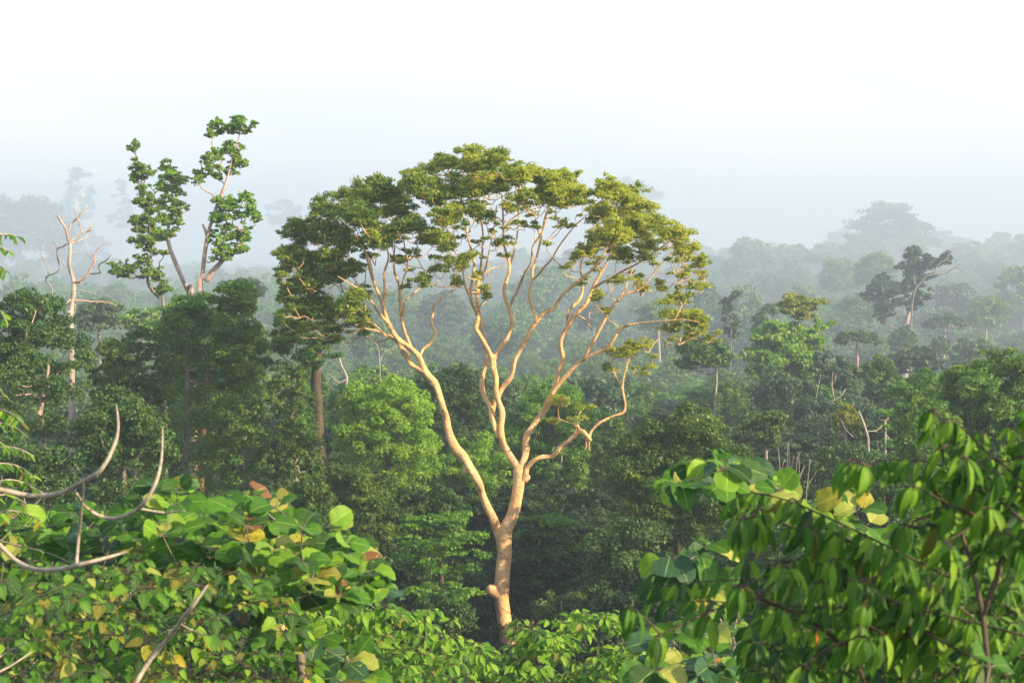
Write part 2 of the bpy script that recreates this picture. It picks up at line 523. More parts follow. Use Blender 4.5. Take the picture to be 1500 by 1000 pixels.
# ------------------------------------------------------------------ the great pale tree in the middle
MY = 100.0
K = MY / F
main = empty('emergent_tree', (*P(750, 932, MY)[:2], float(terrain(*P(750, 932, MY)[:2])) - .3),
             'tall pale barked tree with forked limbs and wide golden green crown, centre', 'tree')
trunk_pts = [(750, 1065, 15), (748, 985, 14.5), (743, 931, 14), (738, 905, 12.5), (735, 879, 12), (735.5, 856, 12.5), (737, 832, 12), (739, 809, 11.5), (738, 790, 12.5), (742, 772, 10.5), (751, 755, 9.5), (757, 730, 9.2), (760, 708, 9.5), (760, 690, 10), (759.5, 680, 8)]
TT = Tubes()
TT.add([P(a, b, MY) for a, b, r in trunk_pts], [.9 * r * K for a, b, r in trunk_pts], sides=20, step=.22, bump=.035)
link('trunk', TT.mesh('trunk', BM['main']), main)
KN = Tubes()
for pts in ([(735, 872, 0, 9), (727, 867, -.1, 9.5), (719, 863, -.25, 8), (715, 861, -.3, 6)], [(742, 818, -.2, 5), (741, 812, -.36, 3.6), (740, 810, -.42, 2)],
            [(744, 778, -.15, 5), (743, 772, -.3, 3.4), (743, 769, -.3, 2)], [(690, 690, 0, 7), (683, 690, -.15, 6.5), (679, 692, -.3, 4)], [(764, 704, 0, 6), (771, 700, -.1, 5.5), (775, 697, -.1, 3)]):
    K_ = Tubes(); K_.add([P(a, b, MY + dd) for a, b, dd, r in pts], [r * K for a, b, dd, r in pts], sides=12, step=.12, bump=.08)
    link('branch_stub', K_.mesh('branch_stub', BM['main']), main)

# each limb: list of strands; a strand is (px, py, radius px) with depth drifting from d0 to d1 metres
LIMBS = [
 # left limb
 [[(0, -1.5), (737, 800, 9), (731, 780, 9.5), (722, 760, 9), (714, 743, 9), (707, 722, 9), (702, 707, 9.5), (686, 682, 9.5), (676, 667, 9), (667, 653, 9), (657, 632, 8.5), (652, 612, 8), (650, 598, 7.6), (644, 577, 7.5), (636, 560, 8), (629, 553, 7)],
  [(-1.5, -2), (636, 562, 6.5), (628, 552, 6), (619, 544, 6), (604, 535, 5.5), (596, 524, 5), (594, 518, 6), (587, 508, 4), (583, 500, 3.6), (572, 492, 3.2), (556, 486, 3), (540, 482, 2.4), (520, 478, 1.6)],
  [(-1.5, -4), (634, 558, 6.5), (622, 541, 6), (615, 523, 5.5), (602, 510, 5.2), (587, 499, 5), (577, 489, 5), (566, 468, 4.6), (561, 447, 4), (553, 427, 3.2), (544, 402, 2.6), (536, 372, 2)],
  [(-3, -1), (567, 472, 3.6), (562, 448, 3.2), (564, 425, 3), (563, 400, 2.6), (569, 375, 2), (560, 340, 1.5)],
  [(-3, -6), (568, 474, 3), (558, 462, 3), (551, 452, 2.8), (541, 438, 2), (520, 420, 1.6), (495, 405, 1.2)],
  [(-2, -5), (583, 497, 3), (566, 492, 2.6), (552, 478, 2.2), (540, 471, 1.8), (522, 468, 1.2)],
  [(-1.5, 2), (604, 514, 4), (597, 495, 3.6), (592, 483, 3.5), (588, 464, 3.4), (586, 441, 3.2), (585, 418, 3), (577, 394, 2.6), (578, 360, 2)],
  [(-.5, 3), (590, 462, 2.8), (592, 454, 2.6), (594, 441, 2.4), (607, 429, 2.2), (618, 417, 1.8), (624, 395, 1.2)],
  [(-1.5, 1.5), (612, 528, 3.6), (616, 518, 3.4), (620, 511, 3.4), (630, 504, 3.4), (634, 497, 3), (639, 488, 2.8), (632, 474, 2.5), (634, 458, 2.4), (637, 446, 2.2), (644, 440, 1.8), (656, 431, 1.4), (668, 420, 1)],
  [(-1, 3), (585, 440, 2.2), (589, 415, 2), (597, 385, 1.8), (592, 350, 1.4), (600, 310, 1)],
  [(-4, -3), (547, 411, 2.2), (541, 380, 1.8), (523, 350, 1.5), (505, 325, 1)]],
 # middle limb going up left
 [[(0, 0), (759, 692, 7), (757, 682, 7.6), (746, 668, 7.4), (737, 652, 7), (734, 640, 6.6), (734.5, 626, 6.4), (736, 606, 6.6), (731, 590, 6.2), (726, 575, 5.8), (726.5, 556, 5.6), (723, 536, 5.4), (720, 524, 5.6), (711, 505, 5.2), (702, 489, 5), (697, 480, 4.6), (700, 468, 4), (697, 456, 4), (691, 441, 3.8), (690, 425, 3.4), (695, 388, 3), (689, 360, 2.4), (680, 325, 1.8), (676, 290, 1.2)],
  [(0, 3), (730, 640, 5.2), (725, 625, 5.2), (721, 612, 5), (716, 595, 5), (708, 575, 5), (705, 560, 5), (709, 541, 4.6), (713, 526, 4.4), (711, 505, 4.2), (708, 488, 4.2), (703, 465, 3.8), (699, 445, 3.6), (699, 420, 3.2), (704, 392, 2.8), (708, 350, 2.2), (705, 315, 1.6), (712, 280, 1.2)],
  [(.5, 1), (721, 612, 4), (723, 600, 4), (725, 585, 4), (728, 578, 3)],
  [(0, -3), (691, 440, 2.8), (682, 420, 2.4), (677, 395, 2), (668, 370, 1.6), (655, 335, 1.2), (645, 300, 1)],
  [(2, 4), (700, 428, 2.4), (708, 405, 2.2), (716, 370, 1.8), (723, 335, 1.4), (728, 300, 1.1)],
  [(0, 2), (722, 528, 4.6), (730, 513, 4.6), (740, 499, 4.4), (746, 488, 4.2), (749.5, 471, 4.2), (747, 457, 4), (746, 449, 3.8), (739, 436, 3.4), (739.5, 420, 3.2), (746, 397, 3), (746, 385, 2.8), (739, 360, 2.4), (737.5, 330, 2.2), (736, 295, 1.8), (732, 262, 1.2)],
  [(1, -2), (747, 450, 3), (752, 437, 3), (757, 428, 2.8), (763, 412, 2.8), (770, 398, 2.6), (778, 384, 2.5), (781, 361, 2.4), (793, 342, 2.1), (801, 315, 1.8), (806, 285, 1.3)],
  [(1.6, 4), (746, 391, 2.4), (753, 370, 2.2), (758, 340, 2), (760, 312, 1.7), (755, 275, 1.2)]],
 # middle limb going up right
 [[(0, -1), (729, 590, 4.6), (731, 578, 5), (736, 568, 5), (746, 557, 5), (751, 545, 4.8), (754, 527, 4.8), (762, 512, 4.6), (770, 497, 4.4), (779, 481, 4.4), (787, 471, 4.2), (799, 457, 4), (811, 452, 3.8), (819, 439, 3.6), (828, 428, 3.6), (837, 420, 3.4), (851, 408, 3), (866, 396, 2.6), (880, 380, 2.2), (893, 352, 1.6)],
  [(-.6, 2.5), (787, 473, 3.2), (784, 464, 3.2), (781, 455, 3.2), (776, 435, 3.2), (778, 420, 3.1), (780, 411, 3), (780, 396, 2.8), (785, 380, 2.6), (790, 360, 2.4), (794, 340, 2.2), (799, 315, 1.8), (812, 290, 1.4)],
  [(.5, -3), (782, 408, 2.6), (788, 403, 2.4), (797, 391, 2.2), (808, 380, 2.1), (818, 362, 1.9), (829, 347, 1.7), (842, 331, 1.4), (856, 318, 1)],
  [(2, 3), (792, 350, 2), (785, 325, 1.7), (786, 300, 1.2)]],
 # right limb
 [[(0, 1), (760, 695, 7.4), (763, 684, 7.6), (767, 672, 7), (770, 660, 7.2), (769, 648, 6.4), (771, 636, 7), (781, 622, 6.6), (796, 602, 6.4), (804, 586, 6.2), (810, 574, 6), (813, 563, 5.4), (818, 547, 5), (825, 526, 5.6), (822, 512, 5), (821, 499, 5), (826, 488, 4.8), (833, 478, 4.8), (838, 466, 4.6), (846, 457, 4.4), (857, 447, 4.2), (864, 434, 4), (869, 420, 3.6), (880, 400, 2.8), (888, 388, 2.4), (896, 365, 2), (900, 335, 1.4)],
  [(1, 3), (830, 484, 3.6), (832, 470, 3.6), (832, 457, 3.4), (838, 450, 3.2), (848, 440, 3), (852, 430, 3), (854, 412, 2.8), (850, 390, 2.2), (858, 365, 1.6), (864, 335, 1.1)],
  [(1, -3), (866, 427, 3), (880, 415, 2.8), (894, 408, 2.6), (910, 398, 2.4), (930, 388, 2.2), (948, 376, 2), (966, 364, 1.7), (985, 350, 1.2)],
  [(0, -2), (808, 578, 5), (814, 569, 5), (824, 556, 5), (834, 545, 5), (847, 532, 4.8), (858, 523, 4.6), (864, 510, 4), (875, 489, 3.6), (886, 468, 3.4), (892, 456, 3.2), (900, 446, 3), (907, 438, 2.8), (920, 430, 2.4), (935, 425, 2.1), (950, 410, 1.8), (965, 390, 1.4), (985, 370, 1)],
  [(-1.4, 1), (906, 440, 2), (916, 423, 1.9), (922, 405, 1.6), (930, 388, 1.2)],
  [(-.8, -3.5), (857, 525, 4), (868, 519, 3.8), (882, 513, 3.6), (894, 504, 3.6), (904, 488, 3.3), (912, 480, 3), (921, 476, 2.7), (936, 473, 1.9), (952, 471.5, 1.7), (975, 470, 1.6), (1000, 468, 1.4), (1025, 472, 1)]],
 # low right limb
 [[(0, -2), (759, 712, 5), (764, 703, 5.6), (770, 694, 5.4), (773, 685, 5.2), (783, 674, 4.6), (795, 669, 4.4), (809, 668, 4.6), (818, 660, 4.8), (824, 653, 4.6), (834, 645, 4.8), (843, 636, 4.6), (851, 631, 4.4), (857, 634, 4.6), (862, 641, 4), (866, 645, 3.2)],
  [(-1.6, -2), (864, 644, 3), (865, 636, 3), (868, 629, 3), (878, 619, 2.8), (892, 612, 2.8), (903, 608, 2.8), (913, 604, 2.9), (916, 596, 2.7), (915, 587, 2.6), (912, 570, 2.3), (913.5, 554, 2.1), (917, 540, 1.7), (922, 525, 1.1)],
  [(-2, -1), (911, 570, 1.8), (909, 563, 1.6), (903, 552, 1.4), (898, 541, 1.2), (893, 522, .8)],
  [(-1.4, -1.4), (859, 637, 2.6), (858, 647, 2), (859, 654, 1.6), (856, 659, 1.2)],
  [(-1.4, -1.3), (863, 642, 2.6), (863, 652, 1.8), (864, 660, 1)],
  [(-1.2, 0), (850, 631, 2), (846, 622, 1.6), (838, 620, 1.4), (828, 617, 1.2), (815, 612, .9), (806, 612, .7)],
  [(-1.2, -.5), (846, 624, 1.5), (846, 612, 1.2), (851, 602, 1), (858, 596, .8)]],
]
def fuse(me, vox):
    """melt overlapping tubes into one skin so that forks grow out of each other"""
    o = bpy.data.objects.new('tmp', me); COL.objects.link(o)
    md = o.modifiers.new('r', 'REMESH'); md.mode = 'VOXEL'; md.voxel_size = vox; md.use_smooth_shade = True
    sm = o.modifiers.new('s', 'SMOOTH'); sm.iterations = 2; sm.factor = .5
    dg = bpy.context.evaluated_depsgraph_get()
    out = bpy.data.meshes.new_from_object(o.evaluated_get(dg))
    mats = [m for m in me.materials]
    bpy.data.objects.remove(o)
    out.materials.clear()
    for m in mats: out.materials.append(m)
    out.name = me.name
    return out
main_nodes = []
for strands in LIMBS:
    T = Tubes()
    for st in strands:
        (d0, d1), pts = st[0], st[1:]
        n = len(pts)
        w = [d0 + (d1 - d0) * (k / (n - 1)) ** 1.2 for k in range(n)]
        jit = [0 if (k in (0, n - 1)) else 1 for k in range(n)]
        p = T.add([P(a + j * rng.uniform(-1, 1) * r * .16, b, MY + q + j * rng.uniform(-1, 1) * r * .5 * K) for (a, b, r), q, j in zip(pts, w, jit)], [max(r * .70 * rng.uniform(.90, 1.14), 1.05) * K for a, b, r in pts],
                  sides=14 if pts[0][2] > 4 else 9, step=.2, bump=.08)
        main_nodes += [q for q in p[len(p) // 3::4]]
    link('limb', fuse(T.mesh('limb', BM['main']), .036), main)

CL = [(425,375,25,15),(450,345,30,18),(480,310,32,20),(520,290,35,20),(560,278,30,16),(455,385,35,18),(500,350,35,22),(540,320,35,22),
(585,300,30,20),(610,268,28,20),(600,330,30,18),(560,350,30,13),(425,432,22,24),(450,415,30,18),(490,398,33,16),(465,458,38,22),(510,448,28,24),(525,472,22,16),(430,478,20,13),
(522,392,18,10),(540,372,16,10),(590,372,22,9),(628,352,22,12),(610,408,20,6),(640,393,18,7),(412,400,14,14),(440,452,20,14),(485,480,24,10),
(650,245,30,14),(690,235,32,16),(730,235,30,14),(640,280,33,22),(680,275,33,22),(720,268,33,20),(760,258,28,17),(660,315,28,18),(700,308,26,16),(650,350,25,17),(680,383,22,15),(700,402,16,11),(664,410,20,9),(715,430,16,8),(745,305,20,12),(772,290,22,14),(736,355,17,7),(741,373,13,5),(722,330,12,10),
(790,262,28,14),(820,262,30,17),(843,257,15,9),(800,286,28,15),(835,290,28,16),(857,285,18,17),(820,325,14,7),(765,325,11,6),
(895,280,28,16),(920,300,33,20),(880,310,27,16),(942,328,33,22),(902,345,33,18),(872,345,20,14),(865,370,23,10),(841,375,17,9),(830,390,11,5),(910,373,28,9),(950,365,28,12),(985,345,26,16),(1002,365,22,19),(1024,380,16,17),(1007,400,17,11),(1012,420,20,11),(970,420,18,9),(945,420,16,8),(1028,402,11,10),(905,410,18,6),(878,432,18,7),(987,438,26,6),
(1000,460,28,9),(980,473,22,10),(1020,470,22,12),(1042,490,15,12),(1012,490,18,10),(890,455,11,5),
(902,514,24,9),(926,510,28,11),(950,528,16,11),(880,540,17,8),(936,540,18,8),(830,590,28,9),(865,598,18,8),(808,615,16,8),(850,612,16,6)]
cr = Crown()
targets = []
for (a, b, rx, ry) in CL:
    low = b > 500
    dome = max(.05, 1 - ((a - 725) / 345) ** 2) ** .5
    reps = 1 if low else (3 if ry > 12 else 2)
    for k in range(reps):
        dd = (rng.uniform(-1, 1) * 9.0 * dome) if not low else rng.uniform(-2.5, -.5)
        if reps > 1: dd = (k - (reps - 1) / 2) * 6.5 * dome + rng.uniform(-2, 2)
        ja, jb = (a + rng.uniform(-6, 6), b + rng.uniform(-5, 5)) if k else (a, b)
        c = P(ja, jb, MY + dd)
        r = np.array((rx * 1.08, rx, ry * 1.45)) * K * (1 if k == 0 else .9)
        m_ = int(np.clip(rx * ry / 50, 3, 9))
        tt = .40 + .44 * float(sstep(480, 900, a)) + rng.normal(0, .08)  # sunlit side painted into leaf tint: darker at left, golden at right
        for j_ in range(m_):                        # each spray of foliage is a loose handful of small tufts
            d_ = unit(rng.normal(size=(1, 3)))[0] * rng.uniform(.2, .85)
            c2 = c + d_ * r; r2 = np.array((1, 1, .72)) * r[0] * rng.uniform(.34, .56)
            n = int(np.clip(r2[0] * r2[0] * 850, 50, 800))
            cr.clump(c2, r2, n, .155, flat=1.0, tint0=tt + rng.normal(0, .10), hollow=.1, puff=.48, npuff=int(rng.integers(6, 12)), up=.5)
            targets.append(c2 - np.array((0, 0, r2[2] * .5)))
# small loose sprays hanging inside and below the fan
for lo, hi, xa, xb, nn_ in ((330, 455, 405, 540, 34), (330, 420, 540, 660, 20), (300, 400, 640, 720, 18), (300, 360, 720, 850, 14), (350, 420, 850, 1035, 26), (420, 500, 410, 540, 22), (440, 500, 985, 1050, 8)):
    for _ in range(nn_):
        a, b = rng.uniform(xa, xb), rng.uniform(lo, hi)
        c2 = P(a, b, MY + rng.uniform(-6, 6)); r2 = np.array((1, 1, .6)) * rng.uniform(5, 11) * K
        cr.clump(c2, r2, int(rng.integers(80, 220)), .15, tint0=.42 + .32 * float(sstep(480, 900, a)) + rng.normal(0, .12), hollow=.1, puff=.5, npuff=7)  # loose sprays carry the same painted sun side, left to right
        targets.append(c2)
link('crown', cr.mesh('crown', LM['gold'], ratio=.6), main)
TW = Tubes()
grow(main_nodes, targets,   .075, .020, 5, .8, TW, wob=.07, down=1.5, root=P(759, 690, MY))
prop(link('twigs', TW.mesh('twigs', BM['main']), main), kind='stuff')

# ------------------------------------------------------------------ trees behind and beside it, each traced to its place
GB = 'broadleaf trees of the valley below'
# --- left side
tree('dark broad tree at the left edge with pale forked limbs showing below its crown', -60, 128, 398, 640, 96, 'dome', 'dark', 'pink', dens=1.1, depth=5,
     trunk_px=[(70, 760, 9), (66, 690, 8), (62, 640, 8), (58, 605, 7), (66, 570, 5), (72, 530, 3)], tint=.45)
tree('bushy dark green tree behind the hanging grey twigs at left', 100, 262, 560, 740, 92, 'dome', 'dark', 'grey', tint=.5)
tree('small dark tree low at the left edge under the fern leaved sprigs', -40, 120, 630, 800, 84, 'dome', 'dark', 'grey', tint=.4)
tree('olive tinged tree between the dark left tree and the reddish trunk', 130, 262, 478, 640, 105, 'dome', 'olive', 'grey', tint=.42)
tree('rounded mid green tree crowned just below the twin stemmed trees', 215, 330, 420, 560, 108, 'dome', 'mid', 'grey', tint=.6, nclump=22)
tree('mid green tree with tall billowing crown on a straight reddish trunk', 268, 402, 408, 700, 112, 'column', 'mid', 'red', dens=1.4, tint=.62, nclump=40, skirt=False,
     trunk_px=[(296, 760, 6.5), (295, 700, 6), (298, 640, 5.5), (303, 580, 5), (306, 520, 4.5), (310, 460, 3)], tr=.3)
tree('full green tree hiding the feet of the twin stemmed trees', 235, 395, 455, 600, 119, 'dome', 'mid', 'grey', tint=.5, dens=1.2)
tree('green tree hanging low in front of the reddish trunk', 310, 402, 560, 735, 106, 'dome', 'mid', 'grey', tint=.5)
tree('leafy green tree under the left edge of the golden crown, beside a thick grey trunk', 385, 470, 455, 660, 118, 'column', 'mid', 'grey', dens=1.2, tint=.58)
tree('thick grey trunk hung with climbers below the left end of the golden crown', 420, 520, 470, 545, 124, 'open', 'mid', 'dark', tint=.4, dens=1.2, clumps=[(458, 590, 9, 16), (474, 622, 8, 14), (460, 650, 10, 14), (472, 560, 8, 10), (470, 690, 16, 14)],
     trunk_px=[(470, 700, 13), (466, 620, 12.5), (463, 560, 12), (465, 520, 10), (470, 490, 6)])
tree('dark olive shrubby tree under the thick grey trunk', 388, 480, 615, 735, 104, 'dome', 'olive', 'pale', tint=.35)
tree('hazy tree in the gap right of the bleached dead tree', 105, 185, 436, 500, 190, 'dome', 'grey', 'grey', tint=.6)
tree('hazy low tree below the lone dark stem of the twin trees', 170, 240, 448, 500, 180, 'open', 'mid', 'grey', dens=1.5)
tree('small hazy tree peeping between the two tall left trees', 338, 392, 404, 450, 210, 'dome', 'grey', 'grey', tint=.5)
# --- centre
tree('round crowned tree with bright sunlit top, left of the great pale trunk', 488, 648, 545, 720, 126, 'dome', 'bright', 'dark', dens=1.3, tint=.72, nclump=20)
tree('very dark rounded tree behind the upper fork of the left pale limb', 600, 722, 522, 680, 150, 'dome', 'dark', 'dark', tint=.12)
tree('broad olive dome below the bright topped round tree', 398, 600, 668, 850, 100, 'dome', 'olive', 'dark', dens=1.3, tint=.36)
tree('small olive green dome left of the pale fork and right of the broad olive one', 572, 688, 706, 800, 102, 'dome', 'olive', 'dark', tint=.28, nclump=16)
tree('light green tree whose top shows between the left and middle pale limbs', 632, 760, 628, 790, 128, 'dome', 'bright', 'grey', dens=1.1, tint=.68, nclump=18)
tree('fresh green tree with leaves in flat tiers, left of the pale trunk base', 575, 718, 745, 870, 90, 'tier', 'fresh', 'dark', tint=.55, dens=1.5)
tree('fresh green tiered tree right of the pale trunk base', 745, 850, 748, 880, 103, 'tier', 'fresh', 'dark', tint=.4, dens=1.4)
tree('deep green pointed tree between the middle and right pale limbs', 735, 885, 545, 720, 140, 'dome', 'bright', 'dark', tint=.35, dens=1.2, nclump=18)
tree('narrow light green tree under the low right pale limb, with thin white stems', 800, 872, 655, 770, 125, 'column', 'mid', 'pale', tint=.6)
tree('deep green crown hazy in the gap right of the thick grey trunk', 476, 545, 560, 640, 150, 'dome', 'mid', 'grey', tint=.3)
tree('dark green tree behind the lower right pale limb', 860, 930, 590, 760, 135, 'dome', 'mid', 'dark', tint=.3)
tree('massive dark dome of a tree right of the great pale tree', 880, 1108, 582, 850, 98, 'dome', 'olive', 'dark', dens=1.6, tint=.22, nclump=26)
tree('dark rounded tree bulging at the foot of the massive dark dome', 848, 1000, 735, 960, 90, 'dome', 'dark', 'dark', dens=1.2, tint=.2, nclump=18)
tree('shadowy tree low between the dark bulging tree and the right foreground leaves', 960, 1100, 790, 980, 88, 'dome', 'dark', 'grey', tint=.3)
tree('small dark understorey tree left of the pale trunk foot', 590, 700, 860, 960, 88, 'dome', 'dark', 'dark', tint=.35)
tree('sparse understorey tree just right of the pale trunk foot', 775, 870, 850, 930, 96, 'open', 'dark', 'grey', tint=.5, dens=1.2)
# --- right, middle distance
tree('pale limbed tree with a yellow flushed top in the misty right middle distance', 1092, 1215, 470, 600, 186, 'open', 'bright', 'pale', dens=2.0, tint=.7, tr=.5,
     trunk_px=[(1164, 610, 5), (1158, 585, 5), (1152, 560, 4.5), (1160, 535, 3.5), (1163, 505, 2.6), (1160, 470, 2)],
     clumps=[(1130, 480, 22, 10), (1190, 500, 20, 10), (1115, 495, 20, 10), (1205, 478, 12, 7), (1100, 520, 16, 10), (1175, 520, 22, 12), (1150, 530, 20, 12)])
tree('small yellow crown standing up above the pale limbed misty tree', 1132, 1210, 430, 474, 186, 'open', 'yellow', 'pale', dens=2.0, tint=.8, tr=.14)
tree('leaning white limbed tree with thin crown left of the yellow topped one', 1080, 1150, 500, 570, 178, 'open', 'mid', 'pale', tint=.5,
     trunk_px=[(1142, 612, 3.4), (1130, 585, 3.2), (1112, 562, 3), (1100, 545, 2.6), (1094, 525, 2.2), (1088, 512, 1.5)])
tree('dark green tree with a straight white trunk beyond the golden crown tip', 985, 1072, 490, 560, 172, 'dome', 'mid', 'pale', tint=.35, dens=.9,
     trunk_px=[(1047, 600, 3.2), (1049, 570, 3), (1050, 545, 2.6), (1045, 520, 2)])
tree('little dark feathery tree poking up left of the yellow topped tree', 1052, 1090, 426, 500, 215, 'column', 'grey', 'grey', tint=.35, dens=.8)
tree('dark leafy column behind the yellow flushed crown', 1098, 1140, 446, 520, 225, 'column', 'dark', 'grey', tint=.3)
tree('dark flat topped umbrella tree left of the big hazy grey tree', 1220, 1292, 484, 512, 215, 'umbrella', 'dark', 'pink', dens=1.5, tint=.4)
tree('bent white limbed tree with open foliage under the umbrella tree', 1180, 1262, 508, 590, 182, 'open', 'grey', 'pale', dens=1.5, tint=.7,
     trunk_px=[(1212, 615, 3), (1205, 590, 2.8), (1222, 560, 2.4), (1225, 535, 2)])
tree('grey green tree with fine pale stems beside the umbrella tree', 1248, 1330, 516, 610, 178, 'open', 'mid', 'pale', dens=1.7, tint=.4,
     trunk_px=[(1282, 625, 2.6), (1278, 590, 2.4), (1268, 560, 2), (1285, 540, 1.6)])
tree('olive green low crown behind the bright right hand tree', 1300, 1385, 506, 560, 200, 'dome', 'grey', 'grey', tint=.4)
big = tree('tall grey green tree with heavy leaf masses and pinkish trunk in mist', 1270, 1350, 405, 470, 250, 'open', 'grey', 'pink', dens=1.3, tint=.3, nclump=8, limbs=5,
     trunk_px=[(1326, 540, 8), (1327, 500, 7), (1329, 470, 6), (1335, 445, 5), (1340, 420, 3.5), (1338, 395, 2.5)],
     clumps=[(1288, 425, 24, 18), (1312, 430, 24, 16), (1295, 455, 16, 14), (1338, 378, 20, 16), (1345, 400, 24, 18), (1352, 425, 18, 16), (1340, 445, 12, 12), (1365, 385, 16, 9), (1385, 378, 12, 8), (1330, 410, 14, 10), (1325, 485, 9, 10)])
tree('two small dark rounded trees at the foot of the pink trunk', 1300, 1345, 478, 528, 245, 'dome', 'dark', 'grey', tint=.5)
tree('small dark blue green tree right of the pink trunk', 1362, 1392, 490, 530, 240, 'dome', 'dark', 'grey', tint=.5)
tree('hazy umbrella crowned tree right of the pink trunk', 1352, 1416, 458, 492, 262, 'umbrella', 'grey', 'pale', dens=1.3, tint=.3)
tree('wide low misty crown at the right edge above the bright dome', 1385, 1480, 496, 560, 230, 'dome', 'grey', 'grey', tint=.6)
tree('bright yellow green tipped small tree low in the right middle distance', 1215, 1262, 592, 650, 140, 'umbrella', 'yellow', 'pale', tint=.6, dens=1.6)
tree('second bright tipped small tree beside it nearer the big right dome', 1272, 1322, 590, 660, 138, 'tier', 'bright', 'pale', tint=.5, dens=1.2)
tree('dusky tree with scattered pale stems below the bright tipped small trees', 1190, 1300, 640, 760, 120, 'dome', 'dark', 'pale', tint=.5)
tree('blue green tree standing over a group of bare white stems', 1110, 1225, 630, 700, 132, 'dome', 'grey', 'pale', tint=.45)
tree('dark open tree at the right shoulder of the massive dark dome', 1085, 1160, 592, 670, 118, 'open', 'dark', 'pale', tint=.55, dens=1.5)
tree('fresh green tree in front of the hazy slope, left of the big right dome', 1305, 1392, 536, 640, 128, 'dome', 'fresh', 'grey', tint=.45, nclump=18)
tree('large rounded sunlit tree filling the right edge', 1352, 1590, 502, 740, 100, 'dome', 'mid', 'dark', dens=1.6, tint=.62, nclump=44)
tree('rounded tree stepping down left of the large right edge tree', 1300, 1420, 566, 760, 95, 'dome', 'mid', 'dark', dens=1.1, tint=.62)
tree('dark tree in shade below the right dome and above the blurred leaves', 1230, 1360, 660, 800, 94, 'dome', 'dark', 'dark', tint=.4)
tree('dark tree low behind the right foreground foliage', 1100, 1240, 740, 900, 86, 'dome', 'dark', 'dark', tint=.35)
tree('deep shaded tree behind the blurred leaves at the right edge', 1350, 1540, 720, 900, 84, 'dome', 'dark', 'dark', tint=.4)
# --- hazy rows on the right hand slope
far = [(1045, 1100, 375, 440, 400, 'dome', 'pointed blue tree at the left end of the misty right ridge'),
 (1070, 1135, 346, 420, 430, 'dome', 'tall hazy tree on the ridge with a pale stem, left of the ghostly giant'),
 (1130, 1190, 378, 440, 410, 'dome', 'rounded hazy tree next right of the tall one on the misty ridge'),
 (1180, 1245, 352, 430, 460, 'dome', 'faint tree just left of the ghostly giant'),
 (1196, 1262, 372, 450, 360, 'dome', 'broad blue green crown under the ghostly giant'),
 (1248, 1318, 366, 440, 340, 'dome', 'hazy crown left behind the tall grey green tree'),
 (1400, 1450, 362, 430, 430, 'dome', 'pale twin domed crown on the misty ridge towards the right edge'),
 (1432, 1486, 360, 430, 460, 'dome', 'palest crown on the ridge near the right edge'),
 (1455, 1545, 384, 500, 330, 'dome', 'large bluish tree cut by the right edge'),
 (1365, 1440, 408, 490, 320, 'dome', 'blue green crown right behind the tall grey green tree'),
 (1412, 1478, 428, 500, 290, 'dome', 'layered blue green crown near the right edge'),
 (1145, 1205, 420, 470, 330, 'umbrella', 'smooth misty crown behind the yellow top'),
 (1220, 1290, 430, 500, 300, 'dome', 'misty blue crown between the yellow top and the tall grey green tree'),
 (745, 852, 386, 470, 330, 'dome', 'broad hazy dome seen through the middle pale limbs'),
 (840, 900, 440, 500, 290, 'dome', 'hazy green crown behind the right pale limb'),
 (930, 1000, 438, 500, 270, 'dome', 'hazy green dome seen under the right part of the golden crown'),
 (610, 690, 425, 500, 300, 'dome', 'hazy crown behind the zigzag branch of the left pale limb'),
 (690, 760, 470, 530, 270, 'dome', 'blue green crown behind the middle pale limbs'),
 (510, 590, 470, 540, 260, 'dome', 'shaded blue green tree behind the left pale limb'),
 (1015, 1060, 415, 480, 300, 'dome', 'misty tree just outside the right tip of the golden crown')]
for (a, b, c_, d_, Y, st, lab) in far:
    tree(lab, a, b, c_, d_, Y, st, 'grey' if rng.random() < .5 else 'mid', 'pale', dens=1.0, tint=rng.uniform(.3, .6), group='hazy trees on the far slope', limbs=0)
ghost = [(1243, 1368, 295, 390, 470, 'ghostly giant tree with a wide domed crown rising from the mist at right'),
 (1205, 1262, 330, 400, 560, 'fainter crown in the mist at the left shoulder of the ghostly giant'),
 (-60, 118, 280, 430, 500, 'wide ghostly dome of a tree at the left edge behind the bleached dead tree'),
 (70, 168, 330, 460, 560, 'faint crown behind the bleached dead tree'),
 (86, 150, 234, 360, 720, 'palest ghost tree high in the fog above the dead tree'),
 (152, 200, 240, 370, 740, 'second pale ghost tree in the fog left of the twin stemmed trees'),
 (378, 450, 288, 340, 700, 'ghost tree in the fog just left of the golden crown'),
 (868, 972, 256, 330, 680, 'pale flat domed ghost tree behind the right part of the golden crown')]
for (a, b, c_, d_, Y, lab) in ghost:
    tree(lab, a, b, c_, d_, Y, 'dome' if Y < 600 else 'open', 'grey', 'pale', dens=.7, group='trees faint in the fog', limbs=0, nclump=26, tr=.7)

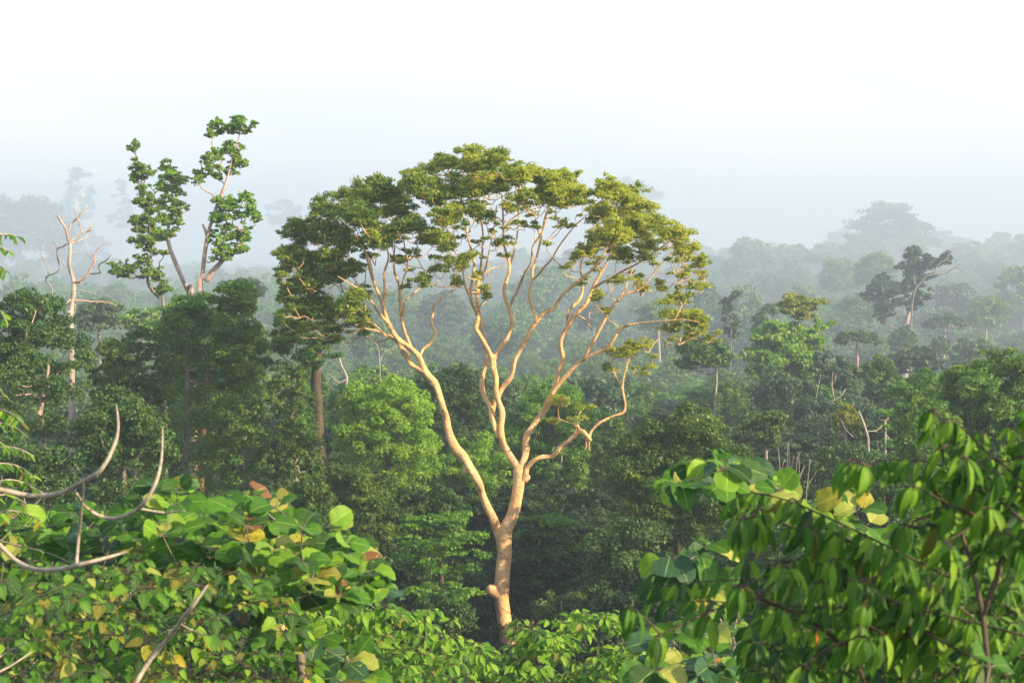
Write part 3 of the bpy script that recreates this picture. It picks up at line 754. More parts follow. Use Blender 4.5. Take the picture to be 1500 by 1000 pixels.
# --- the tall trees against the fog at left
tree('tall slender tree standing in the fog at left with a stack of green leaf tufts', 222, 276, 232, 372, 128, 'open', 'bright', 'pink', nclump=1, dens=1.5, tint=.85, tr=.2,
     trunk_px=[(282, 450, 7), (275, 428, 5.4), (266, 405, 5), (254, 378, 4.6), (246, 352, 4.2), (247, 330, 3.4), (253, 305, 2.8), (252, 280, 2.2), (246, 250, 1.4)],
     clumps=[(243, 248, 14, 10), (250, 262, 20, 12), (240, 275, 14, 10), (262, 272, 12, 14), (250, 295, 16, 12), (262, 310, 13, 12), (240, 320, 14, 12), (246, 338, 14, 10), (258, 325, 10, 10), (234, 345, 10, 6)])
tree('thin dark leaning tree left of the slender one, with a sparse pale tip', 188, 228, 215, 400, 134, 'open', 'mid', 'grey', nclump=1, dens=1.5, tint=.75, tr=.15,
     trunk_px=[(240, 455, 4.5), (232, 436, 3.8), (219, 420, 3.6), (216, 405, 3.2), (221, 378, 2.4), (221, 345, 2.2), (214, 310, 2), (208, 270, 1.8), (203, 240, 1.5), (196, 218, 1)],
     clumps=[(196, 216, 12, 6), (203, 244, 14, 8), (212, 254, 14, 8), (200, 258, 12, 7), (218, 285, 16, 12), (205, 295, 16, 9), (222, 305, 18, 12), (212, 325, 18, 10), (200, 335, 12, 6), (225, 340, 16, 10), (214, 355, 18, 8), (222, 368, 10, 5),
             (168, 392, 12, 6), (182, 398, 14, 9), (200, 388, 16, 9), (216, 395, 16, 10), (228, 405, 14, 8), (240, 425, 16, 9), (212, 380, 10, 6), (240, 370, 8, 3)])
tree('tallest forked tree in the fog at left, its foliage in three separate tiers', 284, 372, 178, 380, 125, 'open', 'bright', 'pink', nclump=1, dens=1.5, tint=.85, tr=.2,
     trunk_px=[(292, 450, 6.5), (296, 410, 4.8), (299, 380, 4.6), (303, 350, 4.2), (311, 320, 3.8), (322, 290, 3.6), (331, 268, 3), (337, 245, 2), (345, 215, 1.3), (352, 195, .8)],
     clumps=[(315, 186, 15, 9), (308, 198, 8, 5), (335, 188, 16, 8), (352, 184, 15, 9), (362, 192, 10, 7), (372, 181, 5, 4), (335, 215, 12, 7), (305, 232, 14, 8), (320, 224, 16, 10), (345, 228, 14, 10), (295, 256, 10, 5), (310, 248, 14, 7), (340, 244, 14, 8), (355, 240, 9, 6), (318, 258, 8, 4),
             (330, 298, 20, 10), (350, 292, 18, 11), (368, 310, 14, 12), (318, 316, 12, 8), (345, 312, 20, 12), (376, 320, 8, 8), (328, 335, 16, 12), (345, 350, 20, 12), (318, 355, 12, 12), (358, 340, 10, 10), (330, 372, 16, 9), (350, 368, 14, 6), (312, 345, 8, 8)])
# second stem of the forked tree
T = Tubes()
T.add([P(a, b, 125) for a, b, r in [(303, 412, 4), (308, 402, 3.8), (320, 388, 3.5), (334, 373, 3.2), (348, 362, 3), (358, 350, 2.6), (354, 340, 2.4), (346, 332, 2)]], [q / F * 125 for q in (4, 3.8, 3.5, 3.2, 3, 2.6, 2.4, 2)], step=.3, bump=.05)
T.add([P(a, b, 125) for a, b, r in [(303, 345, 2.4), (300, 336, 2), (297, 329, 1.6)]], [q / F * 125 for q in (2.4, 2, 1.6)], step=.3)
link('branch', T.mesh('branch', BM['pink']), TREES[-1])

# --- bleached dead tree
SY = 122.0
snag = empty('dead_tree', (*P(98, 470, SY)[:2], float(terrain(*P(98, 470, SY)[:2])) - .3), 'bleached leafless dead tree with broken limbs against the fog at left', 'tree')
ks = SY / F
def pp(x, y): return (50 + x / 4.545, 280 + y / 4.545)
S = [[(245, 940, 22), (240, 850, 20), (250, 760, 20), (262, 690, 17), (262, 600, 14), (245, 540, 13), (232, 490, 13), (238, 420, 12), (240, 350, 12)],
     [(240, 355, 10), (222, 310, 10), (215, 260, 9), (185, 210, 8), (158, 165, 9)], [(225, 290, 8), (245, 220, 8), (290, 180, 8), (330, 130, 7), (355, 92, 4)],
     [(292, 180, 5), (275, 120, 4), (285, 90, 4), (320, 50, 3), (335, 10, 2)], [(290, 175, 5), (305, 230, 5), (320, 275, 5)],
     [(236, 345, 8), (280, 305, 7), (340, 270, 7), (385, 235, 6), (400, 215, 4)], [(240, 350, 6), (300, 330, 5), (350, 305, 5), (385, 298, 3)],
     [(350, 272, 4), (372, 262, 4), (385, 285, 3)], [(225, 345, 7), (190, 370, 6), (155, 385, 6), (155, 440, 6), (170, 520, 5), (120, 555, 5), (95, 560, 5), (75, 595, 5), (118, 640, 5), (118, 690, 4), (130, 760, 4), (140, 830, 4)],
     [(150, 385, 4), (145, 350, 3), (125, 338, 4)], [(155, 435, 4), (190, 480, 3), (222, 520, 3)], [(95, 560, 4), (90, 500, 3), (65, 455, 4), (45, 410, 3), (65, 355, 2)], [(65, 450, 2.5), (100, 425, 2), (125, 420, 1.5)],
     [(262, 620, 11), (285, 600, 10), (335, 580, 9), (362, 548, 9), (375, 510, 8), (405, 470, 8), (400, 440, 5), (420, 390, 4), (455, 360, 3), (488, 350, 2)],
     [(365, 548, 6), (400, 548, 6), (445, 540, 6), (432, 515, 5), (435, 485, 5), (475, 465, 5), (515, 420, 3)], [(395, 460, 4), (365, 430, 3), (345, 400, 2)], [(405, 470, 3), (395, 440, 2), (385, 420, 1.5)],
     [(262, 640, 12), (300, 610, 9), (320, 590, 6)], [(250, 720, 10), (215, 740, 7), (180, 770, 6), (150, 785, 5)], [(265, 730, 8), (310, 728, 7), (380, 735, 6), (450, 735, 5), (510, 745, 4), (555, 765, 2)],
     [(275, 660, 5), (320, 660, 3), (380, 675, 2), (430, 695, 1)], [(262, 700, 12), (270, 780, 10), (250, 850, 8), (235, 900, 6)], [(170, 865, 7), (150, 835, 6), (140, 820, 3)], [(252, 408, 3), (275, 408, 3), (298, 403, 2)]]
for q, st in enumerate(S):
    T = Tubes()
    dd = 0 if q == 0 else rng.uniform(-2.5, 2.5)
    pts = [P(*pp(a, b), SY + dd * (k / max(1, len(st) - 1))) for k, (a, b, r) in enumerate(st)]
    rad = [r / 4.545 * ks * .95 for a, b, r in st]
    if q == 0: pts = [np.array((pts[0][0], pts[0][1], float(terrain(pts[0][0], pts[0][1])) - .3))] + pts; rad = [rad[0] * 1.3] + rad
    T.add(pts, rad, sides=8, step=.3, bump=.08)
    nm = 'trunk' if q == 0 else 'branch'
    link(nm, T.mesh(nm, BM['pink'] if q % 3 == 1 else BM['pale']), snag)

# bare limbs and stems standing among the trees
def bare(label, Y, strands, mat='pale', name='dead_tree', cat='dead tree', group=None):
    Y = far_y(Y)
    a0 = P(strands[0][0][0], strands[0][0][1], Y)
    g0 = float(terrain(a0[0], a0[1]))
    root = empty(name, (a0[0], a0[1], g0), label, cat, group)
    for q, st in enumerate(strands):
        T = Tubes(); dd = 0 if q == 0 else rng.uniform(-1, 1)
        pts = [P(a, b, Y + dd * (k / max(1, len(st) - 1))) for k, (a, b, r) in enumerate(st)]; rad = [(.62 if Y < 160 else .45) * r / F * Y for a, b, r in st]
        if q == 0: pts = [np.array((a0[0], a0[1], g0 - .3))] + pts; rad = [rad[0] * 1.2] + rad
        T.add(pts, rad, sides=6, step=.5, bump=.06)
        nm = 'trunk' if q == 0 else 'branch'
        link(nm, T.mesh(nm, BM[mat]), root)
bare('broken pale dead stub in the haze beside the thick grey trunk', 170,
     [[(505, 600, 4), (507, 570, 4), (508, 552, 4), (500, 535, 3), (496, 518, 3)], [(496, 522, 3.5), (488, 528, 3.5), (482, 533, 3)], [(508, 555, 2), (495, 560, 1.5), (480, 545, 1)]])
bare('thin pale crooked dead branchwork left of the left pale limb', 165,
     [[(557, 560, 1.6), (556, 530, 1.6), (554, 508, 1.5), (548, 502, 1.2)], [(556, 530, 1.4), (562, 518, 1.4), (572, 511, 1.5), (584, 506, 1.6)], [(554, 510, 1.2), (561, 500, 1), (563, 490, .8)]])
for k, (x, yb, yt, ln) in enumerate([(1152, 735, 648, 2), (1158, 735, 650, -3), (1164, 735, 668, 4), (1172, 740, 662, -2), (1181, 735, 672, 6), (1145, 730, 655, -5)]):
    bare('thin bare white sapling, %s of six below the blue green tree' % ['second from left', 'third from left', 'third from right', 'second from right', 'rightmost', 'leftmost'][k], 112 + k,
         [[(x, yb, .9), (x + ln * .4, (yb + yt) / 2, .8), (x + ln, yt, .5)], [(x + ln * .3, yt + 40, .6), (x + ln + 9, yt + 18, .4)]], name='bare_sapling', cat='tree', group='bare white stems below the blue green tree')
bare('white crooked limbs hanging over the gap left of the bright tipped small trees', 170,
     [[(1192, 620, 2), (1196, 600, 2.4), (1203, 602, 2.6), (1200, 592, 2.2), (1192, 598, 1.8)], [(1200, 594, 2), (1212, 592, 2), (1222, 586, 2), (1232, 580, 1.6), (1238, 570, 1.2)], [(1222, 586, 2), (1219, 565, 1.6), (1220, 545, 1.2)], [(1196, 598, 1.8), (1196, 580, 1.4), (1200, 560, 1.2), (1202, 548, 1)]], name='bare_tree', cat='tree')
bare('dead bent limb with a broken elbow beside the tall grey green tree', 249,
     [[(1336, 450, 3), (1352, 410, 2.6), (1368, 402, 2.4), (1385, 400, 2.2), (1398, 392, 2), (1408, 386, 1.5)], [(1366, 404, 2), (1374, 388, 2), (1388, 378, 1.6), (1389, 366, 1.2)], [(1398, 392, 1.4), (1410, 396, 1)]], mat='grey', name='dead_limb', cat='dead limb')
bare('short pale stem tops glinting among the small trees in the right middle distance', 136,
     [[(1272, 660, 3), (1270, 635, 3.4), (1262, 612, 2.6), (1258, 602, 2)], [(1268, 632, 1.2), (1285, 630, 1), (1292, 622, .8)], [(1250, 640, .9), (1238, 628, .9), (1232, 612, .8)]], name='bare_tree', cat='tree')
bare('withered brown stump beside the foot of the great pale trunk', 98,
     [[(775, 960, 7), (772, 935, 7), (777, 918, 6), (782, 905, 3)], [(772, 935, 3), (765, 918, 2), (762, 908, 1)], [(777, 925, 3), (788, 912, 2), (790, 898, 1)], [(775, 930, 2.5), (757, 905, 1.2), (735, 890, .8)]], mat='red', name='dead_stump', cat='stump')

# ------------------------------------------------------------------ the far-off wood and the undergrowth, which nobody could count
def crown_template(kind, n_leaf, size, mat, k):
    """a whole crown one metre in radius, used again and again in the uncountable far wood"""
    cr = Crown(); per = n_leaf // k
    zs = {'dome': .85, 'tall': 1.35, 'flat': .42, 'ragged': 1.0}[kind]
    for i in range(k):
        u = (i + .5) / k; z = 1 - 1.5 * u; ph = i * 2.39996 + rng.uniform(-.5, .5); h = math.sqrt(max(0, 1 - z * z))
        q = rng.uniform(.50, .84) * (rng.uniform(.7, 1.2) if kind == 'ragged' else 1)
        pr = rng.uniform(.20, .36) * (.85 if kind == 'ragged' else 1)
        cr.clump(np.array((q * h * math.cos(ph), q * h * math.sin(ph), zs * q * z)), np.array((pr, pr, pr * (.6 if kind in ('flat',) else .85))), per, size, tint0=.5 + rng.normal(0, .12), puff=.40, hollow=.7)
    me = cr.mesh('crown_' + kind, mat, ratio=.6, tri=True)
    return bpy.data.objects.new('crown_' + kind, me)
def mass(name, label, spots, temps):
    cf = bpy.data.collections.new(name + '_kinds')
    for t in temps: cf.objects.link(t)
    n = len(spots)
    me = bpy.data.meshes.new(name); me.vertices.add(n)
    me.vertices.foreach_set('co', np.array([(x, y, z - r * .8) for x, y, z, r in spots], np.float32).ravel())
    a = me.attributes.new('size', 'FLOAT_VECTOR', 'POINT')
    a.data.foreach_set('vector', np.array([(r * rng.uniform(.85, 1.2), r * rng.uniform(.85, 1.2), r * rng.uniform(.7, 1.15)) for _, _, _, r in spots], np.float32).ravel())
    a = me.attributes.new('turn', 'FLOAT_VECTOR', 'POINT')
    a.data.foreach_set('vector', np.array([(rng.normal(0, .12), rng.normal(0, .12), rng.uniform(0, 6.28)) for _ in spots], np.float32).ravel())
    o = link(name, me)
    g = bpy.data.node_groups.new(name, 'GeometryNodeTree')
    g.interface.new_socket('Geometry', in_out='INPUT', socket_type='NodeSocketGeometry'); g.interface.new_socket('Geometry', in_out='OUTPUT', socket_type='NodeSocketGeometry')
    gi = g.nodes.new('NodeGroupInput'); go = g.nodes.new('NodeGroupOutput')
    ip = g.nodes.new('GeometryNodeInstanceOnPoints'); ci = g.nodes.new('GeometryNodeCollectionInfo')
    ci.inputs['Collection'].default_value = cf; ci.inputs['Separate Children'].default_value = True; ci.inputs['Reset Children'].default_value = True
    n1 = g.nodes.new('GeometryNodeInputNamedAttribute'); n1.data_type = 'FLOAT_VECTOR'; n1.inputs['Name'].default_value = 'size'
    n2 = g.nodes.new('GeometryNodeInputNamedAttribute'); n2.data_type = 'FLOAT_VECTOR'; n2.inputs['Name'].default_value = 'turn'
    er = g.nodes.new('FunctionNodeEulerToRotation')
    g.links.new(gi.outputs[0], ip.inputs['Points']); g.links.new(ci.outputs[0], ip.inputs['Instance']); ip.inputs['Pick Instance'].default_value = True
    g.links.new(n1.outputs[0], ip.inputs['Scale']); g.links.new(n2.outputs[0], er.inputs[0]); g.links.new(er.outputs[0], ip.inputs['Rotation'])
    g.links.new(ip.outputs[0], go.inputs[0])
    md = o.modifiers.new('crowns', 'NODES'); md.node_group = g
    prop(o, label, kind='stuff')
    return o
def spots(bands):
    sp = []
    for y0, y1, n, r0, r1, h0, h1 in bands:
        for _ in range(n):
            Y = rng.uniform(y0, y1); x = (rng.uniform(-200, 1700) - 750) / F * Y; r = rng.uniform(r0, r1)
            sp.append((x, Y, float(terrain(x, Y)) + rng.uniform(h0, h1), r))
    return sp
KF = [('dome', 34), ('tall', 40), ('flat', 26), ('ragged', 38), ('dome', 22)]
mass('distant_forest', 'distant blue green forest canopy covering the far slopes under the mist',
     spots([(175, 320, 280, 3, 5.5, 4, 9), (320, 700, 480, 5, 10, 9, 17), (700, 1600, 560, 8, 18, 12, 27), (1600, 6500, 620, 15, 30, 16, 44)]),
     [crown_template(k, 6500, .080, LM[mt], n) for (k, n), mt in zip(KF, ('mid', 'mid', 'dark', 'mid', 'grey'))])
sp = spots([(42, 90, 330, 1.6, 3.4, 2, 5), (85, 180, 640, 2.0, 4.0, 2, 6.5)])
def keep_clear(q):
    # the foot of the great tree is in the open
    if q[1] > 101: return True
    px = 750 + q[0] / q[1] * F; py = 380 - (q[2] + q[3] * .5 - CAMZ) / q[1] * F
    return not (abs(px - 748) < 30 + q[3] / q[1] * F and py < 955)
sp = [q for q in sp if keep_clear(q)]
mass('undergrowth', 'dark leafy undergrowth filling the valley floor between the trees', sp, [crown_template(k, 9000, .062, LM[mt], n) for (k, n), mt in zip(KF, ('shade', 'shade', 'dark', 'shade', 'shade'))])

# ------------------------------------------------------------------ foreground plants with leaves one can pick out
def big_leaf_mat(name, c1, c2, vein=1.35, trans=.3, blot=None, back=None, rough=.5):
    m, N, L = new_mat(name)
    out = N('ShaderNodeOutputMaterial')
    oi = N('ShaderNodeObjectInfo'); at = N('ShaderNodeAttribute'); at.attribute_name = 'tint'
    ad = N('ShaderNodeMath'); ad.operation = 'ADD'; L(oi.outputs['Random'], ad.inputs[0]); L(at.outputs['Fac'], ad.inputs[1])
    fr = N('ShaderNodeMath'); fr.operation = 'FRACT'; L(ad.outputs[0], fr.inputs[0])
    mx = N('ShaderNodeMixRGB'); mx.inputs[1].default_value = (*c1, 1); mx.inputs[2].default_value = (*c2, 1); L(fr.outputs[0], mx.inputs[0])
    tc = N('ShaderNodeTexCoord'); sp = N('ShaderNodeSeparateXYZ'); L(tc.outputs['UV'], sp.inputs[0])
    a = N('ShaderNodeMath'); a.operation = 'SUBTRACT'; a.inputs[1].default_value = .5; L(sp.outputs['X'], a.inputs[0])
    ab = N('ShaderNodeMath'); ab.operation = 'ABSOLUTE'; L(a.outputs[0], ab.inputs[0])
    mid = N('ShaderNodeMapRange'); mid.inputs['From Min'].default_value = .012; mid.inputs['From Max'].default_value = .035
    mid.inputs['To Min'].default_value = 1; mid.inputs['To Max'].default_value = 0; L(ab.outputs[0], mid.inputs['Value'])
    k = N('ShaderNodeMath'); k.operation = 'MULTIPLY_ADD'; L(ab.outputs[0], k.inputs[0]); k.inputs[1].default_value = -.9; L(sp.outputs['Y'], k.inputs[2])
    k2 = N('ShaderNodeMath'); k2.operation = 'MULTIPLY'; k2.inputs[1].default_value = 56.0; L(k.outputs[0], k2.inputs[0])
    sn = N('ShaderNodeMath'); sn.operation = 'SINE'; L(k2.outputs[0], sn.inputs[0])
    sv = N('ShaderNodeMapRange'); sv.inputs['From Min'].default_value = .80; sv.inputs['From Max'].default_value = 1.0; sv.inputs['To Max'].default_value = .55; L(sn.outputs[0], sv.inputs['Value'])
    mxv = N('ShaderNodeMath'); mxv.operation = 'MAXIMUM'; L(mid.outputs[0], mxv.inputs[0]); L(sv.outputs[0], mxv.inputs[1])
    vc = N('ShaderNodeMixRGB'); L(mxv.outputs[0], vc.inputs[0]); L(mx.outputs[0], vc.inputs[1])
    vl = N('ShaderNodeMixRGB'); vl.blend_type = 'ADD'; vl.inputs[0].default_value = 1; vl.inputs[2].default_value = (.10 * vein, .12 * vein, .03, 1); L(mx.outputs[0], vl.inputs[1]); L(vl.outputs[0], vc.inputs[2])
    col = vc.outputs[0]
    ns = N('ShaderNodeTexNoise'); ns.inputs['Scale'].default_value = 5; ns.inputs['Detail'].default_value = 5
    ofs = N('ShaderNodeVectorMath'); ofs.operation = 'ADD'; L(tc.outputs['UV'], ofs.inputs[0]); L(fr.outputs[0], ofs.inputs[1])
    L(ofs.outputs[0], ns.inputs['Vector'])
    if blot:
        r = N('ShaderNodeValToRGB'); r.color_ramp.elements[0].position = .50; r.color_ramp.elements[1].position = .66
        L(ns.outputs['Fac'], r.inputs[0])
        b = N('ShaderNodeMixRGB'); L(r.outputs[0], b.inputs[0]); L(col, b.inputs[1]); b.inputs[2].default_value = (*blot, 1); col = b.outputs[0]
    else:
        hv_ = N('ShaderNodeHueSaturation'); mr_ = N('ShaderNodeMapRange'); mr_.inputs['To Min'].default_value = .7; mr_.inputs['To Max'].default_value = 1.3
        L(ns.outputs['Fac'], mr_.inputs['Value']); L(mr_.outputs[0], hv_.inputs['Value']); L(col, hv_.inputs['Color']); col = hv_.outputs[0]
    ge = N('ShaderNodeNewGeometry'); bk = N('ShaderNodeMixRGB'); L(ge.outputs['Backfacing'], bk.inputs[0]); L(col, bk.inputs[1])
    bb = back or tuple(.55 * q + .45 * w for q, w in zip(c2, (.16, .22, .10))); bk.inputs[2].default_value = (*bb, 1)
    pb = N('ShaderNodeBsdfPrincipled'); pb.inputs['Roughness'].default_value = rough; pb.inputs['Specular IOR Level'].default_value = .28
    L(bk.outputs[0], pb.inputs['Base Color'])
    bp = N('ShaderNodeBump'); bp.inputs['Strength'].default_value = .5; bp.inputs['Distance'].default_value = .006; L(mxv.outputs[0], bp.inputs['Height']); L(bp.outputs[0], pb.inputs['Normal'])
    tr = N('ShaderNodeBsdfTranslucent'); hs = N('ShaderNodeHueSaturation'); hs.inputs['Value'].default_value = 1.6; L(bk.outputs[0], hs.inputs['Color']); L(hs.outputs[0], tr.inputs['Color'])
    ms = N('ShaderNodeMixShader'); ms.inputs[0].default_value = trans; L(pb.outputs[0], ms.inputs[1]); L(tr.outputs[0], ms.inputs[2]); L(ms.outputs[0], out.inputs[0])
    return m

PM = {
 'deep':   big_leaf_mat('big_leaf_deep_green', (.016, .062, .013), (.030, .095, .018)),
 'green':  big_leaf_mat('big_leaf_green', (.030, .120, .012), (.070, .205, .018), trans=.36),
 'blue':   big_leaf_mat('big_leaf_blue_green', (.014, .060, .030), (.028, .100, .048), trans=.2),
 'lime':   big_leaf_mat('big_leaf_lime', (.100, .250, .018), (.210, .370, .032), trans=.38),
 'pale':   big_leaf_mat('big_leaf_pale_yellow', (.220, .290, .050), (.360, .380, .090), trans=.35),
 'yellow': big_leaf_mat('big_leaf_yellow', (.260, .250, .024), (.380, .310, .030), blot=(.14, .20, .02), trans=.3),
 'orange': big_leaf_mat('big_leaf_orange', (.380, .170, .030), (.420, .120, .030), blot=(.16, .10, .02), trans=.3, back=(.4, .2, .06)),
 'brown':  big_leaf_mat('big_leaf_brown', (.090, .035, .016), (.160, .070, .030), trans=.1, back=(.12, .06, .03)),
 'olive':  big_leaf_mat('big_leaf_olive', (.090, .130, .018), (.170, .190, .030), blot=(.20, .13, .02)),
}
def leaf_template(name, wl, mat, bend=.25, fold=.12, wave=.03, blunt=.5, nl=6, nw=4):
    """a leaf one metre long: base at the origin, tip along +Y, face up +Z"""
    vs, uv = [], []
    for i in range(nl + 1):
        t = i / nl
        w = wl / 2 * (math.sin(math.pi * min(1, t ** abs(blunt) * .98 + .015)) ** .75)
        if blunt < 0: w = wl / 2 * max(.05, 1 - abs(2 * t ** -blunt - 1) ** 2.5) ** .5      # blunt round leaf
        if i == nl: w = wl * (.012 if blunt > 0 else .06)
        if i == 0: w = wl * .06
        for j in range(nw + 1):
            s = j / nw * 2 - 1
            y = t - bend * .35 * t * t
            z = -bend * t * t + fold * abs(s) * w * 2 + wave * math.sin(t * 17 + s * 2.5) * abs(s) * w * 2
            vs.append((s * w, y, z)); uv.append((j / nw, t))
    fs = [(i * (nw + 1) + j, i * (nw + 1) + j + 1, (i + 1) * (nw + 1) + j + 1, (i + 1) * (nw + 1) + j) for i in range(nl) for j in range(nw)]
    f = np.array(fs); me = np_mesh(name, np.array(vs), f, mat, smooth=True)
    ul = me.uv_layers.new(name='UVMap'); uva = np.array(uv)[f.ravel()]
    ul.data.foreach_set('uv', uva.astype(np.float32).ravel())
    return me, np.array(vs), f, uva, mat
LT = {}
def templates(kind):
    if kind in LT: return LT[kind]
    d = {}
    for mk, mat in PM.items():
        if kind == 'round': d[mk] = [leaf_template('leaf', w, mat, b, f, .05, bl, 8, 6) for w, b, f, bl in ((.84, .22, .10, -.80), (.92, .10, -.06, -.86), (.76, .38, .16, -.84))]
        if kind == 'heart': d[mk] = [leaf_template('leaf', w, mat, b, f, .03, .55, 5, 2) for w, b, f in ((.60, .20, .12), (.68, .32, .10))]
        if kind == 'lance': d[mk] = [leaf_template('leaf', w, mat, b, f, .03, .80, 6, 2) for w, b, f in ((.27, .30, .22), (.32, .50, .14), (.25, .18, .26))]
        if kind == 'leaflet': d[mk] = [leaf_template('leaf', w, mat, b, f, .02, .85, 4, 2) for w, b, f in ((.42, .35, .16), (.48, .22, .18))]
        if kind == 'fern': d[mk] = [leaf_template('leaf', w, mat, b, f, .02, .9, 4, 2) for w, b, f in ((.24, .25, .16), (.28, .4, .18))]
    LT[kind] = d
    return d

def in_poly(x, y, poly):
    c = False; n = len(poly)
    for i in range(n):
        (a, b), (c2, d) = poly[i], poly[(i + 1) % n]
        if (b > y) != (d > y) and x < (c2 - a) * (y - b) / (d - b) + a: c = not c
    return c

def frame(pos, axis, nrm, s):
    y = Vector(axis).normalized(); z = Vector(nrm); z = (z - y * z.dot(y))
    if z.length < 1e-3: z = Vector((0.3, -.2, 1)) - y * y.dot(Vector((0.3, -.2, 1)))
    z.normalize(); x = y.cross(z)
    M = Matrix(((x[0], y[0], z[0]), (x[1], y[1], z[1]), (x[2], y[2], z[2]))) * s
    return np.array(M), np.array(pos)

TOW = np.array((.35, -.75, .55))          # leaves tend to face the light
class Plant:
    def __init__(self, name, label, cat, foot_px, Y, kind, mats, size, bark='twig', stem_r=.05, group=None):
        f = P(foot_px[0], foot_px[1], Y)
        self.g = float(terrain(f[0], f[1]))
        self.root = empty(name, (f[0], f[1], self.g), label, cat, group)
        self.Y = Y; self.kind = kind; self.size = size; self.mats = mats; self.bark = bark
        self.leaves = []; self.stem = Tubes(); self.tw = Tubes(); self.ntw = 0
        self.hub = [f]
        self.stem.add([np.array((f[0], f[1], self.g - .2)), (f + np.array((f[0] + .3, f[1], self.g))) / 2, f], [stem_r * 1.5, stem_r * 1.2, stem_r], sides=8, step=.4, bump=.05)
    def pick(self, mats=None):
        k, w = zip(*(mats or self.mats)); w = np.array(w, float); return k[rng.choice(len(k), p=w / w.sum())]
    def leaf(self, pos, axis, nrm, s, mats=None):
        self.leaves.append((self.pick(mats), int(rng.integers(3)), *frame(pos, axis, nrm, s)))
    def limb(self, pts, r0, r1):
        rad = list(np.linspace(r0, r1, len(pts)))
        p = self.stem.add(pts, rad, sides=7, step=.15, bump=.04); self.hub += [q for q in p[::3]]
    def twig(self, to, r=None, sag=.12):
        r = r or self.size * .020
        h = np.array(self.hub); d = to - h
        i = int(np.argmin(np.linalg.norm(d, axis=1) + np.maximum(-d[:, 2], 0)))
        s = h[i]; ln = np.linalg.norm(to - s)
        md = (s + to) / 2 + rng.normal(size=3) * ln * .06 - np.array((0, 0, ln * sag * .5))
        self.tw.add([s, md, to], [r * 1.7, r * 1.2, r], sides=5, step=.15)
        self.hub += [md, to]; self.ntw += 1
        return unit((to - md)[None])[0]
    def rosette(self, tip, n, s, spread=.8, droop=.3, pet=.35, mats=None, face=.55):
        ax = self.twig(tip)
        a0 = rng.uniform(0, 6.28)
        for i in range(n):
            a = a0 + i * 2.39996
            o = np.array((math.cos(a), math.sin(a), 0)) * spread + ax * .35 + np.array((0, 0, .35 - droop + rng.uniform(-.25, .25)))
            o = unit(o[None])[0]
            ss = s * rng.uniform(.65, 1.2)
            b = tip + o * ss * pet * rng.uniform(.6, 1.3)
            self.tw.add([tip, b], [.0035, .0025], sides=4, step=1, smooth=False)
            axl = unit((o + np.array((0, 0, -droop)) + rng.normal(size=3) * .18)[None])[0]
            nr = np.array((0, 0, 1.0)) * .45 + o * .3 + TOW * face * 1.4 + rng.normal(size=3) * .3
            self.leaf(b, axl, nr, ss, mats)
    def spray(self, pts, n, s, mats=None, droop=1.1, r=.012):
        """an arching twig with leaves hanging in two ranks"""
        p, rr = catmull(pts, np.linspace(r, r * .35, len(pts)), .05)
        self.tw.add(pts, np.linspace(r, r * .35, len(pts)), sides=5, step=.06)
        self.hub += list(p[::6])
        for i in range(n):
            t = (i + .6) / n; k = min(len(p) - 2, int(t * (len(p) - 1)))
            b = p[k]; d = unit((p[k + 1] - p[k])[None])[0]
            sd = np.cross(d, (0, 0, 1)) * (1 if i % 2 else -1)
            ax = unit((d * .55 + sd * .75 + np.array((0, 0, -droop)) * rng.uniform(.5, 1.2) + rng.normal(size=3) * .2)[None])[0]
            nr = sd * .15 + np.array((0, 0, .5)) + TOW * .55 + rng.normal(size=3) * .3
            self.leaf(b, ax, nr, s * rng.uniform(.7, 1.15) * (1 - .25 * t), mats)
    def finish(self, limit=300):
        R_ = self.root; T = templates(self.kind)
        link('stem', self.stem.mesh('stem', BM[self.bark]), R_)
        if self.ntw or self.tw.n: prop(link('twigs', self.tw.mesh('twigs', BM[self.bark]), R_), kind='stuff')
        cam_p = np.array((0, 0, CAMZ))
        key = [np.linalg.norm(l[3] - cam_p) for l in self.leaves]
        order = np.argsort(key)
        near = set(order[:limit].tolist())
        rl = np.array(R_.location)
        rest = {}
        for i, (mk, v, M, p) in enumerate(self.leaves):
            tl = T[mk][v % len(T[mk])]
            if i in near:
                o = bpy.data.objects.new('leaf', tl[0]); COL.objects.link(o); o.parent = R_
                q = Matrix.Identity(4)
                for a in range(3):
                    for b in range(3): q[a][b] = M[a][b]
                    q[a][3] = p[a] - rl[a]
                o.matrix_basis = q
            else: rest.setdefault(mk, []).append((tl, M, p))
        if rest:
            V, Fc, U, mi, tn, n = [], [], [], [], [], 0; mats = []
            for mk, lst in rest.items():
                mats.append(PM[mk])
                for tl, M, p in lst:
                    V.append(tl[1] @ M.T + p); Fc.append(tl[2] + n); U.append(tl[3]); n += len(tl[1])
                    mi.append(np.full(len(tl[2]), len(mats) - 1)); tn.append(np.full(len(tl[2]), rng.random()))
            me = np_mesh('leaves', np.vstack(V), np.vstack(Fc), mats[0], np.concatenate(tn), smooth=True)
            for m_ in mats[1:]: me.materials.append(m_)
            me.polygons.foreach_set('material_index', np.concatenate(mi).astype(np.int32))
            ul = me.uv_layers.new(name='UVMap'); ul.data.foreach_set('uv', np.vstack(U).astype(np.float32).ravel())
            prop(link('leaves', me, R_), kind='stuff')

def scatter(poly, n, Y0, Y1, mind=0):
    xs = [q[0] for q in poly]; ys = [q[1] for q in poly]; out_ = []; tries = 0
    while len(out_) < n and tries < n * 60:
        tries += 1
        x, y = rng.uniform(min(xs), max(xs)), rng.uniform(min(ys), max(ys))
        if not in_poly(x, y, poly): continue
        if mind and any((x - a) ** 2 + (y - b) ** 2 < mind * mind for a, b in out_): continue
        out_.append((x, y))
    return [P(x, y, rng.uniform(Y0, Y1)) for x, y in out_]

